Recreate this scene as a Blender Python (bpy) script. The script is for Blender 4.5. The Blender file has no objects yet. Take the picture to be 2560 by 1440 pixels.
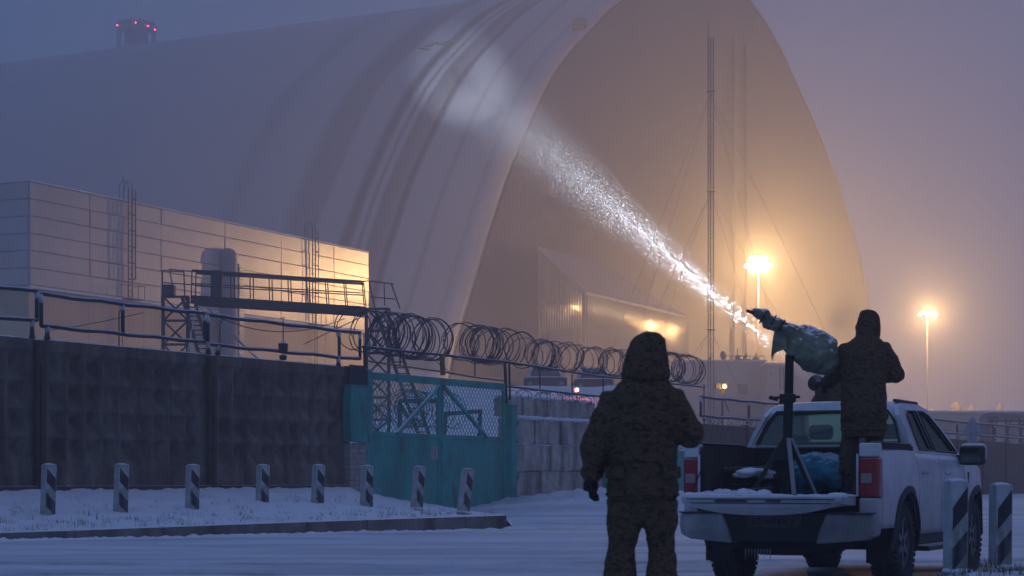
import bpy, bmesh, math, random
from math import sin, cos, pi, radians, sqrt, atan2, exp
from mathutils import Vector, Matrix, noise as mnoise
random.seed(7)
C = bpy.context.scene
COL = C.collection
F = 5000.0; HY = 1200.0; CH = 1.0          # focal length in photo pixels, horizon row, camera height

# ------------------------------------------------------------------ camera
cam_d = bpy.data.cameras.new('camera'); cam = bpy.data.objects.new('camera', cam_d); COL.objects.link(cam)
cam.location = (0, 0, CH); cam.rotation_euler = (radians(90), 0, 0)
cam_d.sensor_width = 36; cam_d.lens = 36*F/2560; cam_d.shift_y = (HY-720)/2560
cam_d.clip_start = .3; cam_d.clip_end = 5000
cam_d.dof.use_dof = True; cam_d.dof.focus_distance = 45; cam_d.dof.aperture_fstop = 5.6
C.camera = cam
# ------------------------------------------------------------------ sky, sun, exposure
w = bpy.data.worlds.new('World'); C.world = w; w.use_nodes = True
nt = w.node_tree; nt.nodes.clear()
out = nt.nodes.new('ShaderNodeOutputWorld'); bg = nt.nodes.new('ShaderNodeBackground'); nt.links.new(bg.outputs[0], out.inputs[0])
sky = nt.nodes.new('ShaderNodeTexSky'); sky.sky_type = 'NISHITA'; sky.sun_disc = False
sky.sun_elevation = radians(1.0); sky.sun_rotation = radians(150); sky.dust_density = 3; sky.ozone_density = 4
bgs = nt.nodes.new('ShaderNodeBackground'); nt.links.new(sky.outputs[0], bgs.inputs[0]); bgs.inputs[1].default_value = 0.012
tcw = nt.nodes.new('ShaderNodeTexCoord'); sep = nt.nodes.new('ShaderNodeSeparateXYZ'); nt.links.new(tcw.outputs['Generated'], sep.inputs[0])
mp = nt.nodes.new('ShaderNodeMapRange'); mp.inputs[1].default_value = -.35; mp.inputs[2].default_value = .45
nt.links.new(sep.outputs[0], mp.inputs[0])
rw = nt.nodes.new('ShaderNodeValToRGB'); rw.color_ramp.elements[0].color = (.020, .045, .103, 1); rw.color_ramp.elements[1].color = (.036, .046, .100, 1)
nt.links.new(mp.outputs[0], rw.inputs[0]); nt.links.new(rw.outputs[0], bg.inputs[0])
mz = nt.nodes.new('ShaderNodeMapRange'); mz.inputs[1].default_value = 0.0; mz.inputs[2].default_value = 1.0; mz.inputs[3].default_value = .74; mz.inputs[4].default_value = 2.1
nt.links.new(sep.outputs[2], mz.inputs[0]); nt.links.new(mz.outputs[0], bg.inputs[1])   # an overcast sky is brighter overhead
adds = nt.nodes.new('ShaderNodeAddShader'); nt.links.new(bg.outputs[0], adds.inputs[0]); nt.links.new(bgs.outputs[0], adds.inputs[1])
nt.links.new(adds.outputs[0], out.inputs[0])
sd = bpy.data.lights.new('sun', 'SUN'); sd.energy = .04; sd.angle = radians(40); sd.color = (.75, .82, 1)
so = bpy.data.objects.new('sun', sd); COL.objects.link(so); so.rotation_euler = (radians(50), 0, radians(150-180))
C.view_settings.view_transform = 'Standard'; C.view_settings.look = 'None'; C.view_settings.gamma = 1
C.view_settings.use_curve_mapping = False; C.view_settings.exposure = 1.0
C.render.engine = 'CYCLES'
C.cycles.max_bounces = 5; C.cycles.diffuse_bounces = 2; C.cycles.glossy_bounces = 3; C.cycles.transmission_bounces = 4
C.cycles.transparent_max_bounces = 16; C.cycles.volume_bounces = 2; C.cycles.use_denoising = True
C.cycles.sample_clamp_indirect = 4; C.cycles.caustics_reflective = False; C.cycles.caustics_refractive = False
FOG = 0.0023

def P(x, y, Y): return Vector(((x-1280)*Y/F, Y, CH-(y-HY)*Y/F))

# ------------------------------------------------------------------ materials
MATS = {}
def mat(name, col, rough=.7, metal=0, var=.25, scale=4, bump=.0, bscale=30, snow=0, snowcut=.55, stretch=(1,1,1), stain=None, stainscale=2, emis=None, spec=.5, coat=0):
    if name in MATS: return MATS[name]
    m = bpy.data.materials.new(name); m.use_nodes = True; MATS[name] = m
    n = m.node_tree.nodes; L = m.node_tree.links; b = n['Principled BSDF']
    b.inputs['Roughness'].default_value = rough; b.inputs['Metallic'].default_value = metal
    b.inputs['Specular IOR Level'].default_value = spec; b.inputs['Coat Weight'].default_value = coat
    if emis:
        b.inputs['Base Color'].default_value = (*col, 1); b.inputs['Emission Color'].default_value = (*emis[:3], 1); b.inputs['Emission Strength'].default_value = emis[3]
        return m
    tc = n.new('ShaderNodeTexCoord'); mpn = n.new('ShaderNodeMapping'); mpn.inputs['Scale'].default_value = stretch
    L.new(tc.outputs['Object'], mpn.inputs[0])
    nz = n.new('ShaderNodeTexNoise'); nz.inputs['Scale'].default_value = scale; nz.inputs['Detail'].default_value = 6; nz.inputs['Roughness'].default_value = .62
    L.new(mpn.outputs[0], nz.inputs['Vector'])
    r = n.new('ShaderNodeValToRGB'); r.color_ramp.elements[0].position = .3; r.color_ramp.elements[1].position = .72
    r.color_ramp.elements[0].color = (*[c*(1-var) for c in col], 1); r.color_ramp.elements[1].color = (*[min(1, c*(1+var)) for c in col], 1)
    L.new(nz.outputs[0], r.inputs[0]); cur = r.outputs[0]
    if stain:
        n2 = n.new('ShaderNodeTexNoise'); n2.inputs['Scale'].default_value = stainscale; n2.inputs['Detail'].default_value = 5
        m2 = n.new('ShaderNodeMapping'); m2.inputs['Scale'].default_value = (1, 1, .25); L.new(tc.outputs['Object'], m2.inputs[0]); L.new(m2.outputs[0], n2.inputs['Vector'])
        r2 = n.new('ShaderNodeValToRGB'); r2.color_ramp.elements[0].position = .45; r2.color_ramp.elements[1].position = .68
        L.new(n2.outputs[0], r2.inputs[0]); mx = n.new('ShaderNodeMixRGB'); L.new(r2.outputs[0], mx.inputs[0]); L.new(cur, mx.inputs[1]); mx.inputs[2].default_value = (*stain, 1); cur = mx.outputs[0]
    if snow:
        g = n.new('ShaderNodeNewGeometry'); sp = n.new('ShaderNodeSeparateXYZ'); L.new(g.outputs['Normal'], sp.inputs[0])
        n3 = n.new('ShaderNodeTexNoise'); n3.inputs['Scale'].default_value = 9; n3.inputs['Detail'].default_value = 4; L.new(tc.outputs['Object'], n3.inputs['Vector'])
        ma = n.new('ShaderNodeMath'); ma.operation = 'MULTIPLY_ADD'; L.new(n3.outputs[0], ma.inputs[0]); ma.inputs[1].default_value = .5; L.new(sp.outputs[2], ma.inputs[2])
        mr = n.new('ShaderNodeMapRange'); mr.inputs[1].default_value = snowcut+.25; mr.inputs[2].default_value = snowcut+.4; mr.inputs[4].default_value = snow
        L.new(ma.outputs[0], mr.inputs[0]); mx = n.new('ShaderNodeMixRGB'); L.new(mr.outputs[0], mx.inputs[0]); L.new(cur, mx.inputs[1]); mx.inputs[2].default_value = (.8, .82, .86, 1); cur = mx.outputs[0]
    L.new(cur, b.inputs['Base Color'])
    if bump:
        nb = n.new('ShaderNodeTexNoise'); nb.inputs['Scale'].default_value = bscale; nb.inputs['Detail'].default_value = 5; L.new(mpn.outputs[0], nb.inputs['Vector'])
        bp = n.new('ShaderNodeBump'); bp.inputs['Strength'].default_value = bump; bp.inputs['Distance'].default_value = .02
        L.new(nb.outputs[0], bp.inputs['Height']); L.new(bp.outputs[0], b.inputs['Normal'])
    return m

M_snow = mat('snow', (.80, .83, .88), .8, var=.08, scale=1.5, bump=.5, bscale=14)
M_conc = mat('old_concrete', (.11, .082, .06), .9, var=.35, scale=3, bump=.6, bscale=18, snow=.9, snowcut=.6, stain=(.075, .056, .045), stainscale=3)
M_concw = mat('weathered_panel_concrete', (.15, .125, .098), .9, var=.4, scale=2.2, bump=.6, bscale=18, stain=(.085, .062, .045), stainscale=3)
M_concpost = mat('dark_concrete_post', (.075, .055, .042), .9, var=.3, scale=5, bump=.5, snow=.9)
M_block = mat('concrete_block', (.50, .46, .40), .9, var=.3, scale=3.5, bump=.7, bscale=14, snow=.95, snowcut=.5, stain=(.20, .18, .16), stainscale=2.5)
M_kerb = mat('kerb_concrete', (.20, .185, .17), .9, var=.3, scale=3, bump=.6, snow=1, snowcut=.4, stain=(.08, .07, .06))
M_teal = mat('teal_paint', (.022, .33, .285), .6, var=.28, scale=2, bump=.25, snow=.85, snowcut=.6, stain=(.02, .22, .18), stainscale=1.4)
M_pipe = mat('frosted_pipe', (.045, .05, .065), .6, metal=.2, var=.3, scale=8, snow=.75, snowcut=.35)
M_steel = mat('dark_lattice_steel', (.035, .035, .042), .7, var=.3, scale=5, snow=.7, snowcut=.6)
M_wire = mat('galvanised_wire', (.09, .09, .10), .5, metal=.5, var=.2)
M_razor = mat('razor_wire_steel', (.07, .068, .075), .5, metal=.4, var=.3, snow=.6, snowcut=.7)
M_yellow = mat('weathered_yellow_paint', (.20, .16, .05), .7, var=.3, snow=.8)
M_brick = mat('pale_brick', (.33, .31, .28), .9, var=.25, scale=6, bump=.5, snow=.8)
M_mortar = mat('mortar', (.13, .12, .11), .95)
M_ceram = mat('insulator_ceramic', (.42, .44, .44), .35, snow=.8)
M_bwhite = mat('bollard_white_paint', (.42, .45, .46), .7, var=.22, scale=7, bump=.3, snow=.95, snowcut=.5, stain=(.27, .27, .26), stainscale=7)
M_bblack = mat('bollard_dark_paint', (.022, .024, .03), .7, var=.3, scale=7, snow=.3, stain=(.12, .13, .14), stainscale=9)
M_white = mat('white_truck_paint', (.60, .63, .66), .38, var=.06, scale=2, snow=.95, snowcut=.5, stain=(.45, .47, .48), stainscale=1.5, coat=.2)
M_black = mat('black_plastic', (.016, .016, .018), .6, var=.2, snow=.5, snowcut=.7)
M_rubber = mat('tyre_rubber', (.018, .018, .019), .85, var=.3, snow=.25, snowcut=.75)
M_rim = mat('dull_wheel_alloy', (.12, .125, .13), .45, metal=.5)
M_bed = mat('bed_liner', (.02, .019, .018), .8, var=.3, bump=.3, snow=.0)
M_chrome = mat('bumper_metal', (.42, .43, .43), .4, metal=.25, var=.12, snow=.7, stain=(.25, .25, .24))
M_red = mat('red_lamp_lens', (.30, .006, .010), .25, var=.1, snow=.2, spec=.6)
M_lens = mat('clear_lamp_lens', (.30, .25, .24), .25, var=.1)
M_under = mat('underbody', (.008, .008, .009), .9)
M_plate = mat('dirty_number_plate', (.09, .08, .07), .7, var=.3, scale=20)
M_gun = mat('dark_gunmetal', (.012, .011, .012), .7, var=.3, snow=.15, snowcut=.7)
M_leg = mat('frosted_steel_leg', (.02, .02, .022), .6, snow=.35, snowcut=.12)
M_tarp = mat('green_tarpaulin', (.21, .225, .155), .95, var=.6, scale=5, bump=.3, snow=.9, snowcut=.48)
M_bag = mat('blue_tarp_bag', (.01, .21, .30), .5, var=.5, scale=7, bump=.5, snow=.3, snowcut=.7)
M_wood = mat('dark_timber', (.05, .035, .022), .85, var=.4, stretch=(1, 8, 1), snow=1, snowcut=.45)
M_panel = mat('building_white_panel', (.40, .39, .39), .33, var=.10, scale=.5, bump=.35, bscale=2.5, stain=(.34, .33, .33), stainscale=.5)
M_lower = mat('building_lower_wall', (.50, .385, .25), .6, var=.08, scale=.4, stain=(.44, .34, .23), stainscale=.5)
M_roofe = mat('snowy_ledge', (.6, .6, .62), .7, var=.2)
M_clad = mat('metal_cladding', (.15, .14, .13), .10, metal=.5, var=.25, scale=.5, bump=.05, bscale=3)
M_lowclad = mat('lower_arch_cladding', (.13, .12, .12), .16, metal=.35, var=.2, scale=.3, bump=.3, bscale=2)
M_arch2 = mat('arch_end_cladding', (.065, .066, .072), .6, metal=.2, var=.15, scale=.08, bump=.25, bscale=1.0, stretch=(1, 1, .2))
M_annroof = mat('annex_roof', (.17, .165, .19), .6, var=.12, scale=.3)
M_farb = mat('far_building_wall', (.42, .39, .36), .7, var=.12, scale=.3)
M_pole = mat('dark_pole_paint', (.03, .028, .027), .8)
M_dark = mat('dark_window', (.06, .06, .07), .4)
M_stack = mat('stack_concrete', (.12, .12, .13), .8, var=.2)
M_vehicle = mat('snowy_dark_vehicle', (.06, .055, .055), .6, snow=.9, snowcut=.55)
M_sign = mat('sign_back_metal', (.30, .33, .37), .6, var=.15, scale=6, snow=.9)
M_paper = mat('notice_paper', (.42, .40, .40), .8, var=.2, scale=9)
M_ink = mat('faded_ink', (.16, .15, .16), .8)
M_glove = mat('black_glove', (.010, .010, .011), .75, var=.3)
M_boot = mat('black_boot', (.010, .009, .009), .6, var=.3)
M_skin = mat('skin', (.40, .24, .18), .55, var=.08)
M_seat = mat('seat_fabric', (.02, .02, .022), .9)
M_grass = mat('dead_grass', (.11, .09, .06), .9, var=.4)

def camo():
    m = bpy.data.materials.new('dark_camouflage_cloth'); m.use_nodes = True
    n = m.node_tree.nodes; L = m.node_tree.links; b = n['Principled BSDF']; b.inputs['Roughness'].default_value = .9; b.inputs['Specular IOR Level'].default_value = .2
    tc = n.new('ShaderNodeTexCoord'); mpn = n.new('ShaderNodeMapping'); mpn.inputs['Scale'].default_value = (9, 9, 16); L.new(tc.outputs['Object'], mpn.inputs[0])
    nz = n.new('ShaderNodeTexNoise'); nz.inputs['Scale'].default_value = 2.6; nz.inputs['Detail'].default_value = 6; nz.inputs['Roughness'].default_value = .75; L.new(mpn.outputs[0], nz.inputs['Vector'])
    r = n.new('ShaderNodeValToRGB'); e = r.color_ramp.elements; e[0].position = .40; e[0].color = (.040, .028, .016, 1); e[1].position = .47; e[1].color = (.085, .055, .030, 1)
    a = e.new(.56); a.color = (.14, .092, .052, 1); a = e.new(.64); a.color = (.042, .036, .020, 1)
    L.new(nz.outputs[0], r.inputs[0]); L.new(r.outputs[0], b.inputs['Base Color'])
    nb = n.new('ShaderNodeTexNoise'); nb.inputs['Scale'].default_value = 25; nb.inputs['Detail'].default_value = 4; L.new(tc.outputs['Object'], nb.inputs['Vector'])
    bp = n.new('ShaderNodeBump'); bp.inputs['Strength'].default_value = .5; bp.inputs['Distance'].default_value = .01; L.new(nb.outputs[0], bp.inputs['Height']); L.new(bp.outputs[0], b.inputs['Normal'])
    return m
M_camo = camo()
def glass_mat(name, tint, refl=.12):
    m = bpy.data.materials.new(name); m.use_nodes = True; n = m.node_tree.nodes; L = m.node_tree.links; n.remove(n['Principled BSDF'])
    t = n.new('ShaderNodeBsdfTransparent'); t.inputs[0].default_value = (*tint, 1); g = n.new('ShaderNodeBsdfGlossy'); g.inputs['Roughness'].default_value = .08; g.inputs[0].default_value = (.9, .95, 1, 1)
    mx = n.new('ShaderNodeMixShader'); fr = n.new('ShaderNodeFresnel'); fr.inputs[0].default_value = 1.5; ad = n.new('ShaderNodeMath'); ad.operation = 'ADD'; ad.inputs[1].default_value = 0; ad.operation = 'MINIMUM'; ad.inputs[1].default_value = refl
    L.new(fr.outputs[0], ad.inputs[0]); L.new(ad.outputs[0], mx.inputs[0]); L.new(t.outputs[0], mx.inputs[1]); L.new(g.outputs[0], mx.inputs[2]); L.new(mx.outputs[0], n['Material Output'].inputs[0])
    return m
def grime(m, col, z0, z1, amt):
    n = m.node_tree.nodes; L = m.node_tree.links; b = n['Principled BSDF']; src = b.inputs['Base Color'].links[0].from_socket
    tc = n.new('ShaderNodeTexCoord'); sp = n.new('ShaderNodeSeparateXYZ'); L.new(tc.outputs['Object'], sp.inputs[0])
    nz = n.new('ShaderNodeTexNoise'); nz.inputs['Scale'].default_value = 5; nz.inputs['Detail'].default_value = 6; L.new(tc.outputs['Object'], nz.inputs['Vector'])
    ma = n.new('ShaderNodeMath'); ma.operation = 'MULTIPLY_ADD'; L.new(nz.outputs[0], ma.inputs[0]); ma.inputs[1].default_value = -.9; L.new(sp.outputs[2], ma.inputs[2])
    mr = n.new('ShaderNodeMapRange'); mr.inputs[1].default_value = z0-.45; mr.inputs[2].default_value = z1-.45; mr.inputs[3].default_value = amt; mr.inputs[4].default_value = 0; L.new(ma.outputs[0], mr.inputs[0])
    mx = n.new('ShaderNodeMixRGB'); L.new(mr.outputs[0], mx.inputs[0]); L.new(src, mx.inputs[1]); mx.inputs[2].default_value = (*col, 1); L.new(mx.outputs[0], b.inputs['Base Color'])
def streaks(m, col, amt, sc=3, lo=.52, hi=.66, st=(1, 1, .14)):
    n = m.node_tree.nodes; L = m.node_tree.links; b = n['Principled BSDF']; src = b.inputs['Base Color'].links[0].from_socket
    tc = n.new('ShaderNodeTexCoord'); mp_ = n.new('ShaderNodeMapping'); mp_.inputs['Scale'].default_value = st; mp_.inputs['Location'].default_value = (3, 7, 1); L.new(tc.outputs['Object'], mp_.inputs[0])
    nz = n.new('ShaderNodeTexNoise'); nz.inputs['Scale'].default_value = sc; nz.inputs['Detail'].default_value = 7; L.new(mp_.outputs[0], nz.inputs['Vector'])
    mr = n.new('ShaderNodeMapRange'); mr.inputs[1].default_value = lo; mr.inputs[2].default_value = hi; mr.inputs[4].default_value = amt; L.new(nz.outputs[0], mr.inputs[0])
    mx = n.new('ShaderNodeMixRGB'); L.new(mr.outputs[0], mx.inputs[0]); L.new(src, mx.inputs[1]); mx.inputs[2].default_value = (*col, 1); L.new(mx.outputs[0], b.inputs['Base Color'])
streaks(M_concw, (.26, .23, .20), .55); streaks(M_concw, (.05, .036, .028), .6, 2.2, .55, .7, (1, 1, .5)); streaks(M_teal, (.10, .055, .03), .7, 3.2, .60, .72, (1, 1, .25)); streaks(M_teal, (.03, .40, .33), .4, 1.1, .5, .7, (1, 1, .6)); streaks(M_block, (.13, .12, .10), .6, 2.5, .55, .7, (1, 1, .3)); streaks(M_bwhite, (.12, .12, .11), .6, 6, .58, .7, (1, 1, .5))
grime(M_white, (.24, .23, .22), .35, 1.15, .85); grime(M_chrome, (.2, .19, .18), .4, .75, .7)
M_glass = glass_mat('tinted_car_glass', (.70, .78, .62), .06); M_snowscreen = bpy.data.materials.new('snow_covered_windscreen'); M_snowscreen.use_nodes = True
_n = M_snowscreen.node_tree.nodes; _l = M_snowscreen.node_tree.links; _n.remove(_n['Principled BSDF']); _t = _n.new('ShaderNodeBsdfTranslucent'); _t.inputs[0].default_value = (.80, .90, .72, 1); _d = _n.new('ShaderNodeBsdfDiffuse'); _d.inputs[0].default_value = (.8, .83, .88, 1)
_m = _n.new('ShaderNodeMixShader'); _m.inputs[0].default_value = .35; _l.new(_t.outputs[0], _m.inputs[1]); _l.new(_d.outputs[0], _m.inputs[2]); _l.new(_m.outputs[0], _n['Material Output'].inputs[0])
M_glassd = glass_mat('dark_side_glass', (.20, .27, .25), .13)

# ------------------------------------------------------------------ mesh helpers
class MB:
    def __init__(s): s.v = []; s.f = []
    def add(s, vs, fs):
        o = len(s.v); s.v += [tuple(v) for v in vs]; s.f += [tuple(i+o for i in f) for f in fs]; return s
    def box(s, x0, x1, y0, y1, z0, z1, M=None):
        vs = [Vector((x, y, z)) for z in (z0, z1) for y in (y0, y1) for x in (x0, x1)]
        if M is not None: vs = [M @ v for v in vs]
        return s.add(vs, [(0, 2, 3, 1), (4, 5, 7, 6), (0, 1, 5, 4), (2, 6, 7, 3), (0, 4, 6, 2), (1, 3, 7, 5)])
    def bbox(s, x0, x1, y0, y1, z0, z1, b=.01, M=None):
        bm = bmesh.new(); bmesh.ops.create_cube(bm, size=1)
        for v in bm.verts: v.co = Vector(((x0+x1)/2+v.co.x*(x1-x0), (y0+y1)/2+v.co.y*(y1-y0), (z0+z1)/2+v.co.z*(z1-z0)))
        bmesh.ops.bevel(bm, geom=bm.edges[:], offset=b, segments=2, profile=.5, affect='EDGES')
        bm.verts.ensure_lookup_table(); vs = [v.co.copy() for v in bm.verts]; fs = [[v.index for v in f.verts] for f in bm.faces]; bm.free()
        if M is not None: vs = [M @ v for v in vs]
        return s.add(vs, fs)
    def bar(s, a, b, r, n=6, r2=None, sq=False):
        a = Vector(a); b = Vector(b); d = (b-a); 
        if d.length < 1e-6: return s
        d.normalize(); u = d.cross(Vector((0, 0, 1)) if abs(d.z) < .9 else Vector((1, 0, 0))).normalized(); w_ = d.cross(u)
        r2 = r if r2 is None else r2; ph = pi/4 if n == 4 else 0
        vs = [a+(u*cos(2*pi*i/n+ph)+w_*sin(2*pi*i/n+ph))*r for i in range(n)]+[b+(u*cos(2*pi*i/n+ph)+w_*sin(2*pi*i/n+ph))*r2 for i in range(n)]
        return s.add(vs, [(i, (i+1) % n, n+(i+1) % n, n+i) for i in range(n)]+[tuple(range(n))[::-1], tuple(range(n, 2*n))])
    def tube(s, pts, r, n=6, rs=None, cap=True, closed=False):
        pts = [Vector(p) for p in pts]; k = len(pts); prev = None; vs = []
        for i, p in enumerate(pts):
            if closed: t = pts[(i+1) % k]-pts[i-1]
            else: t = pts[min(i+1, k-1)]-pts[max(i-1, 0)]
            t.normalize()
            if prev is None: prev = t.cross(Vector((0, 0, 1)) if abs(t.z) < .9 else Vector((1, 0, 0))).normalized()
            u = (prev-t*prev.dot(t)); u = u.normalized() if u.length > 1e-6 else t.orthogonal().normalized(); prev = u; w_ = t.cross(u)
            rr = rs[i] if rs else r
            if not isinstance(rr, tuple): rr = (rr, rr)
            vs += [p+u*cos(2*pi*j/n)*rr[0]+w_*sin(2*pi*j/n)*rr[1] for j in range(n)]
        fs = []
        for i in range(k if closed else k-1):
            a = i*n; b = ((i+1) % k)*n
            fs += [(a+j, a+(j+1) % n, b+(j+1) % n, b+j) for j in range(n)]
        if cap and not closed: fs += [tuple(range(n))[::-1], tuple(range((k-1)*n, k*n))]
        return s.add(vs, fs)
    def rings(s, secs, n=24):       # horizontal elliptical sections: (cx,cy,z,rx,ry[,tilt])
        vs = []
        for c in secs:
            for j in range(n):
                a = 2*pi*j/n; vs.append((c[0]+cos(a)*c[3], c[1]+sin(a)*c[4], c[2]+(c[5]*sin(a) if len(c) > 5 else 0)))
        fs = [(i*n+j, i*n+(j+1) % n, (i+1)*n+(j+1) % n, (i+1)*n+j) for i in range(len(secs)-1) for j in range(n)]
        fs += [tuple(range(n))[::-1], tuple(range((len(secs)-1)*n, len(secs)*n))]
        return s.add(vs, fs)
    def grid(s, fn, nu, nv, flip=False):
        vs = [fn(i/nu, j/nv) for j in range(nv+1) for i in range(nu+1)]; w_ = nu+1
        fs = [(j*w_+i, j*w_+i+1, (j+1)*w_+i+1, (j+1)*w_+i) for j in range(nv) for i in range(nu)]
        if flip: fs = [f[::-1] for f in fs]
        return s.add(vs, fs)
    def sphere(s, c, r, nu=10, nv=6):
        c = Vector(c); r = r if isinstance(r, tuple) else (r, r, r); vs = []
        for j in range(nv+1):
            t = pi*j/nv
            for i in range(nu): vs.append(c+Vector((r[0]*sin(t)*cos(2*pi*i/nu), r[1]*sin(t)*sin(2*pi*i/nu), r[2]*cos(t)+0)))
        fs = [(j*nu+i, (j+1)*nu+i, (j+1)*nu+(i+1) % nu, j*nu+(i+1) % nu) for j in range(nv) for i in range(nu)]
        return s.add(vs, fs)
    def prism(s, poly, mapf, t):     # poly 2D; mapf(a,b)->Vector; t Vector thickness
        n = len(poly); A = [mapf(*p) for p in poly]; B = [a+Vector(t) for a in A]
        return s.add(A+B, [tuple(range(n)), tuple(range(n, 2*n))[::-1]]+[(i, i+n, (i+1) % n+n, (i+1) % n) for i in range(n)])
    def plate(s, outer, holes, mapf, t):
        bm = bmesh.new(); 
        for lp in [outer]+holes:
            vs = [bm.verts.new((p[0], p[1], 0)) for p in lp]
            for i in range(len(vs)): bm.edges.new((vs[i], vs[(i+1) % len(vs)]))
        bmesh.ops.triangle_fill(bm, edges=bm.edges[:], use_beauty=True)
        r = bmesh.ops.solidify(bm, geom=bm.faces[:], thickness=1.0)
        bm.verts.ensure_lookup_table(); t = Vector(t)
        vs = [mapf(v.co.x, v.co.y)+(t if abs(v.co.z) > .5 else Vector((0, 0, 0))) for v in bm.verts]
        fs = [[v.index for v in f.verts] for f in bm.faces]; bm.free()
        return s.add(vs, fs)
    def build(s, name, m, parent=None, smooth=False, world=False, fix=False):
        me = bpy.data.meshes.new(name); me.from_pydata([tuple(v) for v in s.v], [], s.f); me.validate()
        if fix:
            bm = bmesh.new(); bm.from_mesh(me); bmesh.ops.remove_doubles(bm, verts=bm.verts[:], dist=1e-5); bmesh.ops.recalc_face_normals(bm, faces=bm.faces[:]); bm.to_mesh(me); bm.free()
        if m is not None: me.materials.append(m)
        if smooth:
            for p in me.polygons: p.use_smooth = True
        o = bpy.data.objects.new(name, me); COL.objects.link(o)
        if parent is not None:
            o.parent = parent
            if world: me.transform(parent_world(parent).inverted())
        return o
def parent_world(p):
    M = p.matrix_basis.copy()
    while p.parent is not None: p = p.parent; M = p.matrix_basis @ M
    return M
def tag(o, label, cat, group=None):
    o['label'] = label; o['category'] = cat
    if group: o['group'] = group
    return o
def thing(name, label, cat, loc=(0, 0, 0), rz=0, group=None):
    o = bpy.data.objects.new(name, None); COL.objects.link(o); o.location = loc; o.rotation_euler = (0, 0, rz); o.empty_display_size = .2
    return tag(o, label, cat, group)
def kind(o, k): o['kind'] = k; return o
def share(o, name, parent, loc=(0, 0, 0), rot=(0, 0, 0), sc=(1, 1, 1)):
    c = bpy.data.objects.new(name, o.data if hasattr(o, 'data') else o); COL.objects.link(c); c.parent = parent; c.location = loc; c.rotation_euler = rot; c.scale = sc; return c
def copy_tree(o, parent=None):
    c = o.copy(); COL.objects.link(c); c.parent = parent
    for ch in [x for x in bpy.data.objects if x.parent == o]: copy_tree(ch, c)
    return c
def fbm(x, y, z=0, o=4):
    return mnoise.fractal(Vector((x, y, z)), .6, 2.0, o)
def remesh(mb, vox, name, m, parent, wr=0.0, wf=12, smooth=2, wz=1.0):
    me = bpy.data.meshes.new('tmp'); me.from_pydata([tuple(v) for v in mb.v], [], mb.f); o = bpy.data.objects.new('tmp', me); COL.objects.link(o)
    bm = bmesh.new(); bm.from_mesh(me); bmesh.ops.recalc_face_normals(bm, faces=bm.faces[:]); bm.to_mesh(me); bm.free()
    r = o.modifiers.new('r', 'REMESH'); r.mode = 'VOXEL'; r.voxel_size = vox
    sm = o.modifiers.new('s', 'SMOOTH'); sm.iterations = smooth; sm.factor = .6
    dg = bpy.context.evaluated_depsgraph_get(); dg.update(); me2 = bpy.data.meshes.new_from_object(o.evaluated_get(dg))
    bpy.data.objects.remove(o)
    if wr:
        nn = [v.normal.copy() for v in me2.vertices]
        for v, n_ in zip(me2.vertices, nn):
            c = v.co; a = mnoise.fractal(Vector((c.x*wf, c.y*wf, c.z*wf*wz)), .7, 2, 3); a2 = mnoise.noise(Vector((c.x*wf*.4, c.y*wf*.4, c.z*wf*.9*wz+5)))
            v.co += n_*(a+a2*.8)*wr
    me2.name = name; me2.materials.clear(); me2.materials.append(m)
    for p in me2.polygons: p.use_smooth = True
    ob = bpy.data.objects.new(name, me2); COL.objects.link(ob); ob.parent = parent
    return ob

# ------------------------------------------------------------------ ground, road, bank, kerb
def sw(x): return 142-.03636*(x-95)
def W(x, z=0.): s = sw(x); return Vector(((x-1280)/s, F/s, z))
W0 = W(95); WD = (W(865)-W0).normalized(); WROT = atan2(WD.y, WD.x); WN = Vector((-WD.y, WD.x, 0))
def U(x): return (W(x)-W0).dot(WD)
def WU(u, z=0, off=0): v = W0+WD*u+WN*off; v.z = z; return v
def sk(x): return 139+30*(1-x/1255)
def K(x, z=0.): s = sk(x); return Vector(((x-1280)/s, F/s, z))
KZ = lambda x: .20+.15*max(0, min(1, x/1255))
def zback(x):
    if x < 870: return .86
    pts = [(870, .86), (905, .74), (1100, .38), (1258, .13), (2000, .13)]
    for (a, b), (c, d) in zip(pts, pts[1:]):
        if x <= c: return b+(d-b)*(x-a)/(c-a)
    return .1
def bank_z(x, v):
    zk = KZ(x); zb = zback(x); t = v**1.15
    z = zk+(zb-zk)*t
    p = K(x).lerp(W(x), v)
    return z+(.04*fbm(p.x*1.3, p.y*1.3)+.022*fbm(p.x*4, p.y*4, 2))*min(1, v*8)+.06*max(0, v-.8)*sin(p.x*3)
def ground_z(x, y):
    z = 0.02*fbm(x*.25, y*.25, 3)
    if 11 < y < 27 and -12 < x < 9:      # tyre ruts along the road
        rr = y-.12*x-.10*sin(x*.3); 
        for c, wd_ in ((16.4, .22), (18.3, .25), (21.6, .3), (23.6, .25), (13.6, .22)):
            d = (rr-c)/wd_; z += -.022*exp(-d*d)+.016*exp(-(abs(d)-1.6)**2*3)
        z += .008*fbm(x*2.2, y*2.2, 9)
    k = (y-22)/10+(-x)*.04; z += .10*max(0, min(1, k))
    if y > 40: z += min(.25, (y-40)*.02)
    # foreground verge at the right
    v = max(0, min(1, (x-3.35)/.5))*max(0, min(1, (17.75-y)/.5)); v = v*v*(3-2*v); z += .20*v+.06*v*fbm(x*3, y*3)
    # snow heap near the right end of the gate
    for (hx, hy, hr, hh) in ((1.3, 50, 2.2, .25), (4.0, 53, 3, .3), (.6, 37.5, .9, .10)):
        d = ((x-hx)**2+((y-hy)/1.5)**2)/hr**2
        if d < 6: z += hh*exp(-d)*(1+.4*fbm(x*2, y*2))
    return z
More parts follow.
